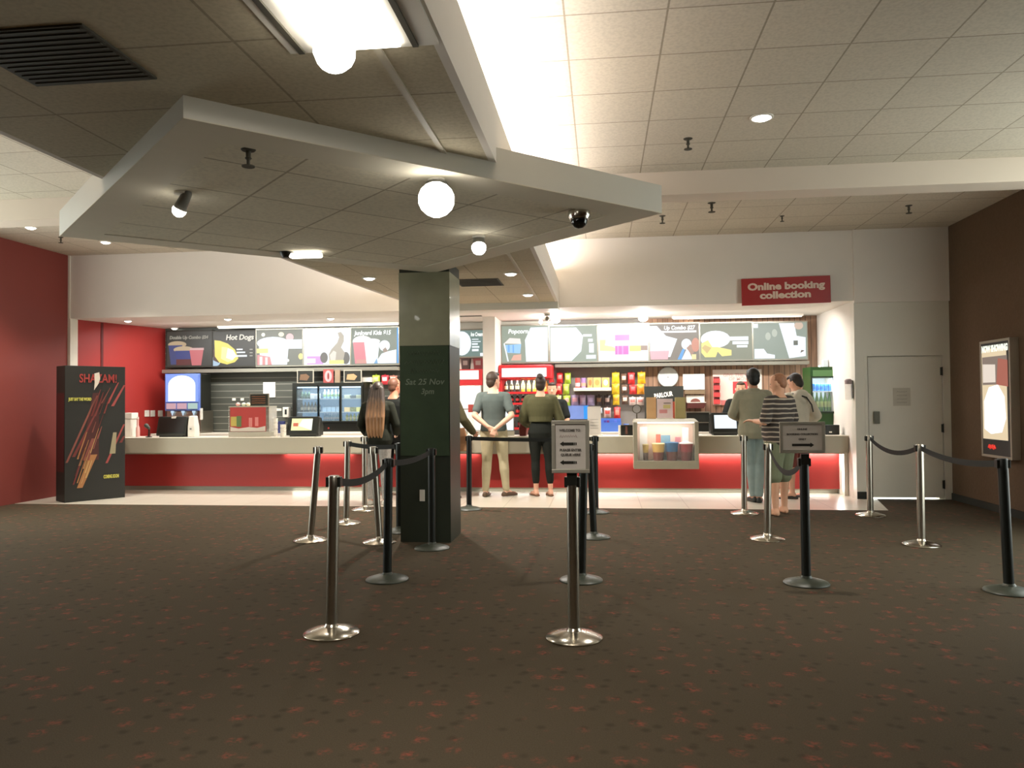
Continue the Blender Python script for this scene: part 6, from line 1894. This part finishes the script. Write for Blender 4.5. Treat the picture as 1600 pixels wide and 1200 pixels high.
def stripe_material(name, dark, light, pitch, frac):
    m = bpy.data.materials.new(name); m.use_nodes = True
    nt = m.node_tree; b = nt.nodes['Principled BSDF']; N = nt.nodes.new; L = nt.links.new
    tc = N('ShaderNodeTexCoord'); s = N('ShaderNodeSeparateXYZ'); L(tc.outputs['Object'], s.inputs[0])
    nz = N('ShaderNodeTexNoise'); nz.inputs['Scale'].default_value = 5; L(tc.outputs['Object'], nz.inputs['Vector'])
    ad = N('ShaderNodeMath'); ad.operation = 'MULTIPLY_ADD'; ad.inputs[1].default_value = .03; L(nz.outputs['Fac'], ad.inputs[0]); L(s.outputs['Z'], ad.inputs[2])
    dv = N('ShaderNodeMath'); dv.operation = 'DIVIDE'; dv.inputs[1].default_value = pitch; L(ad.outputs[0], dv.inputs[0])
    fr = N('ShaderNodeMath'); fr.operation = 'FRACT'; L(dv.outputs[0], fr.inputs[0])
    lt = N('ShaderNodeMath'); lt.operation = 'LESS_THAN'; lt.inputs[1].default_value = frac; L(fr.outputs[0], lt.inputs[0])
    mx = N('ShaderNodeMix'); mx.data_type = 'RGBA'; mx.inputs['A'].default_value = lin(dark); mx.inputs['B'].default_value = lin(light)
    L(lt.outputs[0], mx.inputs['Factor']); L(mx.outputs['Result'], b.inputs['Base Color']); b.inputs['Roughness'].default_value = .85
    return m


def ombre_material(name, top, bottom, z0, z1):
    m = bpy.data.materials.new(name); m.use_nodes = True
    nt = m.node_tree; b = nt.nodes['Principled BSDF']; N = nt.nodes.new; L = nt.links.new
    tc = N('ShaderNodeTexCoord'); s = N('ShaderNodeSeparateXYZ'); L(tc.outputs['Object'], s.inputs[0])
    mp = N('ShaderNodeMapping'); mp.inputs['Scale'].default_value = (40, 40, 2); L(tc.outputs['Object'], mp.inputs['Vector'])
    nz = N('ShaderNodeTexNoise'); nz.inputs['Scale'].default_value = 1.5; L(mp.outputs['Vector'], nz.inputs['Vector'])
    ad = N('ShaderNodeMath'); ad.operation = 'MULTIPLY_ADD'; ad.inputs[1].default_value = .25; L(nz.outputs['Fac'], ad.inputs[0]); L(s.outputs['Z'], ad.inputs[2])
    mr = N('ShaderNodeMapRange'); mr.inputs['From Min'].default_value = z0 + .12; mr.inputs['From Max'].default_value = z1 + .12; L(ad.outputs[0], mr.inputs['Value'])
    mx = N('ShaderNodeMix'); mx.data_type = 'RGBA'; mx.inputs['A'].default_value = lin(bottom); mx.inputs['B'].default_value = lin(top)
    L(mr.outputs['Result'], mx.inputs['Factor']); L(mx.outputs['Result'], b.inputs['Base Color']); b.inputs['Roughness'].default_value = .5
    return m


def floor_at(px, py):
    p = at_z(px, py, 0)
    return (p.x, p.y, 0)


# man with his hands clasped behind his back
p = floor_at(772, 776)
person('man in grey t-shirt and beige trousers, hands clasped behind his back', (p[0], p[1] + .02, 0), 3, 1.82,
       pose=dict(LE=V(-.255, -.13, 1.14), RE=V(.265, -.13, 1.14), LW=V(-.055, -.215, .985), RW=V(.035, -.225, .955), LA=V(-.12, -.02, .085), RA=V(.17, .02, .085), RK=V(.135, .02, .50)),
       hands=dict(L=(V(.75, -.1, -.45), V(.2, 1, 0), .5, 1), R=(V(-.35, -.12, -.85), V(0, 1, 0), .7, 1)),
       hair='short', hair_rgb=(58, 44, 34), skin=(206, 160, 136), head_yaw=-48,
       top=dict(name='t_shirt', mat=cloth('slate_grey_jersey', (84, 92, 89)), hem=.92, sleeve=.72, cuff=1.35, loose=.004),
       bottom=dict(name='trousers', mat=cloth('beige_chino', (180, 168, 138)), len=1.95, loose=.008, cuff=.9), shoes=(86, 66, 50), feet_yaw=(-8, -42))
# woman with the bun
shoes_h = .5
p = floor_at(846, 775)
woman = person('woman with a dark hair bun, olive jumper and black trousers', (p[0], p[1] + .02, 0), -3, 1.76,
               pose=dict(LE=V(-.27, .02, 1.12), RE=V(.275, .03, 1.12), LW=V(-.20, .24, 1.02), RW=V(.22, .25, 1.03), LA=V(-.075, -.02, .085), RA=V(.135, .0, .085), LK=V(-.085, .015, .5), RK=V(.115, .015, .5)),
               hair='bun', hair_rgb=(46, 32, 24), skin=(206, 156, 130), female=True,
               top=dict(name='jumper', mat=cloth('olive_knit', (80, 78, 54)), hem=1.08, sleeve=1.75, cuff=1.5, loose=.030),
               bottom=dict(name='trousers', mat=cloth('black_trousers', (30, 32, 28)), len=1.72, waist=1.08, loose=.003, cuff=1.0), shoes=(112, 76, 52), feet_yaw=(30, 20))
shoes_h = 1.0
# her handbag stands on the counter
hx = at_y(818, 660, 11.68)
t = thing('handbag', 'dark red handbag standing on the counter left of the woman with the bun', 'bag', (hx.x, 11.68, TOPZ))
MB().rings([[(-.05, -.13, 0), (.05, -.13, 0), (.05, .13, 0), (-.05, .13, 0)], [(-.06, -.14, .12), (.06, -.14, .12), (.06, .14, .12), (-.06, .14, .12)], [(-.03, -.11, .24), (.03, -.11, .24), (.03, .11, .24), (-.03, .11, .24)]]).build('bag_body', mat('dark_red_leather', (110, 44, 38), .45), t, bevel=.012)
MB().tube([(.0, -.07, .23), (.03, -.05, .30), (.045, 0, .325), (.03, .05, .30), (0, .07, .23)], .008).build('handle', mat('dark_red_leather', (110, 44, 38), .45), t)
# long haired woman
hair_mat_override = ombre_material('ombre_hair', (44, 32, 24), (166, 122, 84), 1.08, 1.46)
p = at_y(591, 700, 10.22)
person('woman with very long brown hair fading blonde, dark jacket and pale trousers', (p.x, 10.22, 0), 0, 1.67,
       pose=dict(LE=V(-.25, -.0, 1.14), RE=V(.26, .0, 1.14), LW=V(-.20, .18, .98), RW=V(.22, .20, 1.02)), hair='long', hair_rgb=(60, 44, 32), skin=(200, 150, 124), female=True,
       top=dict(name='jacket', mat=cloth('black_jacket', (38, 40, 32)), hem=.84, sleeve=2.0, loose=.022, cuff=1.4),
       bottom=dict(name='trousers', mat=cloth('pale_patterned_trousers', (176, 170, 164), var=.35, scale=40), len=1.95, loose=.006, cuff=1.0), shoes=(190, 184, 174))
hair_mat_override = None
# man half hidden by the column
p = at_y(616, 640, 10.75)
person('man in a black t-shirt seen between the long haired woman and the column', (p.x, 10.75, 0), -8, 1.74,
       pose=dict(LE=V(-.24, .04, 1.14), LW=V(-.12, .28, 1.10), RE=V(.24, .04, 1.14), RW=V(.12, .28, 1.10)), hair='buzz', hair_rgb=(96, 62, 46), skin=(188, 118, 92), fat=1.08,
       top=dict(name='t_shirt', mat=cloth('black_jersey', (26, 28, 26)), hem=.92, sleeve=.75, cuff=1.3, loose=.01),
       bottom=dict(name='trousers', mat=cloth('dark_trousers', (40, 40, 40)), len=1.95), head_yaw=-20)
# customer right of the column holding a paper bag
p = at_y(696, 700, 10.85)
cust = person('person mostly hidden by the column, arm reaching out with a paper bag', (p.x, 10.85, 0), -20, 1.72,
              pose=dict(RE=V(.30, .02, 1.15), RW=V(.37, .17, .97)), hair='short', hair_rgb=(50, 38, 30), skin=(150, 104, 80),
              hands=dict(R=(V(.35, .55, -.75), V(-.8, .5, 0), 1.0)),
              top=dict(name='jumper', mat=cloth('olive_sweat', (70, 64, 44)), hem=.92, sleeve=2.0, loose=.014, cuff=1.3),
              bottom=dict(name='trousers', mat=cloth('dark_trousers', (40, 40, 40)), len=1.95))
bp = at_y(724, 682, 10.98)
t = thing('paper_bag', 'brown paper bag held in the hand beside the column', 'bag', (bp.x - .03, 11.02, at_y(724, 705, 10.98).z))
MB().rings([[(-.08, -.06, 0), (.08, -.06, 0), (.08, .06, 0), (-.08, .06, 0)], [(-.09, -.07, .12), (.10, -.065, .10), (.10, .07, .10), (-.09, .07, .12)], [(-.07, -.04, .26), (.06, -.05, .25), (.06, .04, .25), (-.07, .04, .26)], [(-.05, -.02, .33), (.04, -.02, .34), (.04, .02, .34), (-.05, .02, .33)]]).build('bag_body', mat('brown_paper', (176, 130, 94), .8, var=.15), t, bevel=.01)
# man in grey jumper and jeans
p = floor_at(1184, 786)
person('black haired man in grey jumper and blue jeans at the white screen register', (p[0] - .03, p[1] + .05, 0), 6, 1.80,
       pose=dict(LE=V(-.265, .04, 1.16), LW=V(-.12, .22, 1.10), RE=V(.25, .05, 1.16), RW=V(.10, .24, 1.10), LA=V(.0, .05, .085), LK=V(-.02, .05, .5), RA=V(.06, .0, .085), RK=V(.07, .02, .5)), hair='thick', hair_rgb=(22, 20, 18), skin=(170, 122, 94),
       top=dict(name='jumper', mat=cloth('grey_green_knit', (138, 134, 114)), hem=.84, sleeve=2.0, loose=.012, cuff=1.2, collar=True, flare=.01),
       bottom=dict(name='jeans', mat=cloth('washed_denim', (126, 140, 138), var=.25, scale=8), len=1.95, loose=.008, cuff=1.0), shoes=(34, 36, 32), head_yaw=8, feet_yaw=(5, -20), fat=1.05)
# stocky man in striped shirt
p = floor_at(1222, 804)
person('stocky balding man in a dark striped t-shirt and green shorts', (p[0] - .02, p[1] - .03, 0), 38, 1.70,
       pose=dict(LE=V(-.27, -.0, 1.15), LW=V(-.17, .25, 1.16), RE=V(.27, .0, 1.15), RW=V(.15, .26, 1.12), LA=V(-.14, -.04, .085), RA=V(.13, .05, .085), LK=V(-.12, .0, .5), RK=V(.11, .04, .5)),
       hands=dict(L=(V(-.3, .95, .1), V(.2, 0, -1), .35), R=(V(-.6, .8, .1), V(0, 0, -1), .5)),
       hair='buzz', hair_rgb=(150, 104, 78), skin=(206, 156, 126), fat=1.14, belly=.07, head_yaw=22, head_pitch=-12,
       top=dict(name='striped_t_shirt', mat=stripe_material('striped_jersey', (58, 50, 46), (172, 158, 142), .056, .30), hem=.84, sleeve=.85, cuff=1.5, loose=.014),
       bottom=dict(name='shorts', mat=cloth('khaki_green_cotton', (116, 120, 96), var=.2, scale=8), len=1.05, loose=.028, cuff=1.2), shoes=None, feet_yaw=(-18, -22))
# man in pale hoodie
shoes_h = .8
p = floor_at(1254, 780)
boy = person('man in a pale hooded jumper looking down to the left, behind the striped shirt', (p[0] - .05, p[1] + .06, 0), 28, 1.74,
             pose=dict(LE=V(-.25, .06, 1.15), LW=V(-.12, .26, 1.12), RE=V(.32, -.04, 1.16), RW=V(.24, .18, 1.02)), hair='short', hair_rgb=(40, 32, 26), skin=(196, 146, 120), head_yaw=20, head_pitch=-24,
             top=dict(name='hooded_jumper', mat=cloth('pale_grey_fleece', (196, 188, 170)), hem=.84, sleeve=2.0, loose=.026, cuff=1.5, hood=True),
             bottom=dict(name='shorts', mat=cloth('dark_red_shorts', (110, 60, 54)), len=1.0, loose=.02), shoes=(44, 38, 34), feet_yaw=(55, -5))
k = 1.74 / 1.75
st = MB()
pts = [(-.15, .10, 1.34), (-.14, .03, 1.47), (-.10, -.10, 1.47), (0, -.205, 1.42), (.10, -.19, 1.32), (.19, -.12, 1.22)]
st.tube([V(*q) * k for q in pts], .011, 6).build('bag_strap', M_black, boy)
shoes_h = 1.0
# staff behind the counter
p = at_y(866, 640, 12.26)
person('staff member in a black shirt behind the counter, hidden behind the woman with the bun', (p.x - .03, 12.26, 0), 180, 1.68,
       pose=dict(LE=V(-.25, .06, 1.15), LW=V(-.24, .12, .93), RE=V(.25, .0, 1.15), RW=V(.24, .12, .93)), hair='short', hair_rgb=(50, 36, 28), skin=(206, 156, 128),
       top=dict(name='shirt', mat=cloth('black_jersey', (26, 28, 26)), hem=.92, sleeve=.8, cuff=1.4, loose=.012), bottom=dict(name='trousers', mat=cloth('dark_trousers', (40, 40, 40)), len=1.95))
p = at_y(1158, 640, 12.26)
person('staff member in a black shirt at the white screen register, behind the man in jeans', (p.x, 12.26, 0), 170, 1.66,
       pose=dict(RE=V(.27, .10, 1.14), RW=V(.30, .28, 1.10), LE=V(-.24, .05, 1.14), LW=V(-.24, .12, .93)), hair='short', hair_rgb=(60, 44, 32), skin=(196, 146, 118),
       top=dict(name='shirt', mat=cloth('black_jersey', (26, 28, 26)), hem=.92, sleeve=.8, cuff=1.4, loose=.012), bottom=dict(name='trousers', mat=cloth('dark_trousers', (40, 40, 40)), len=1.95))
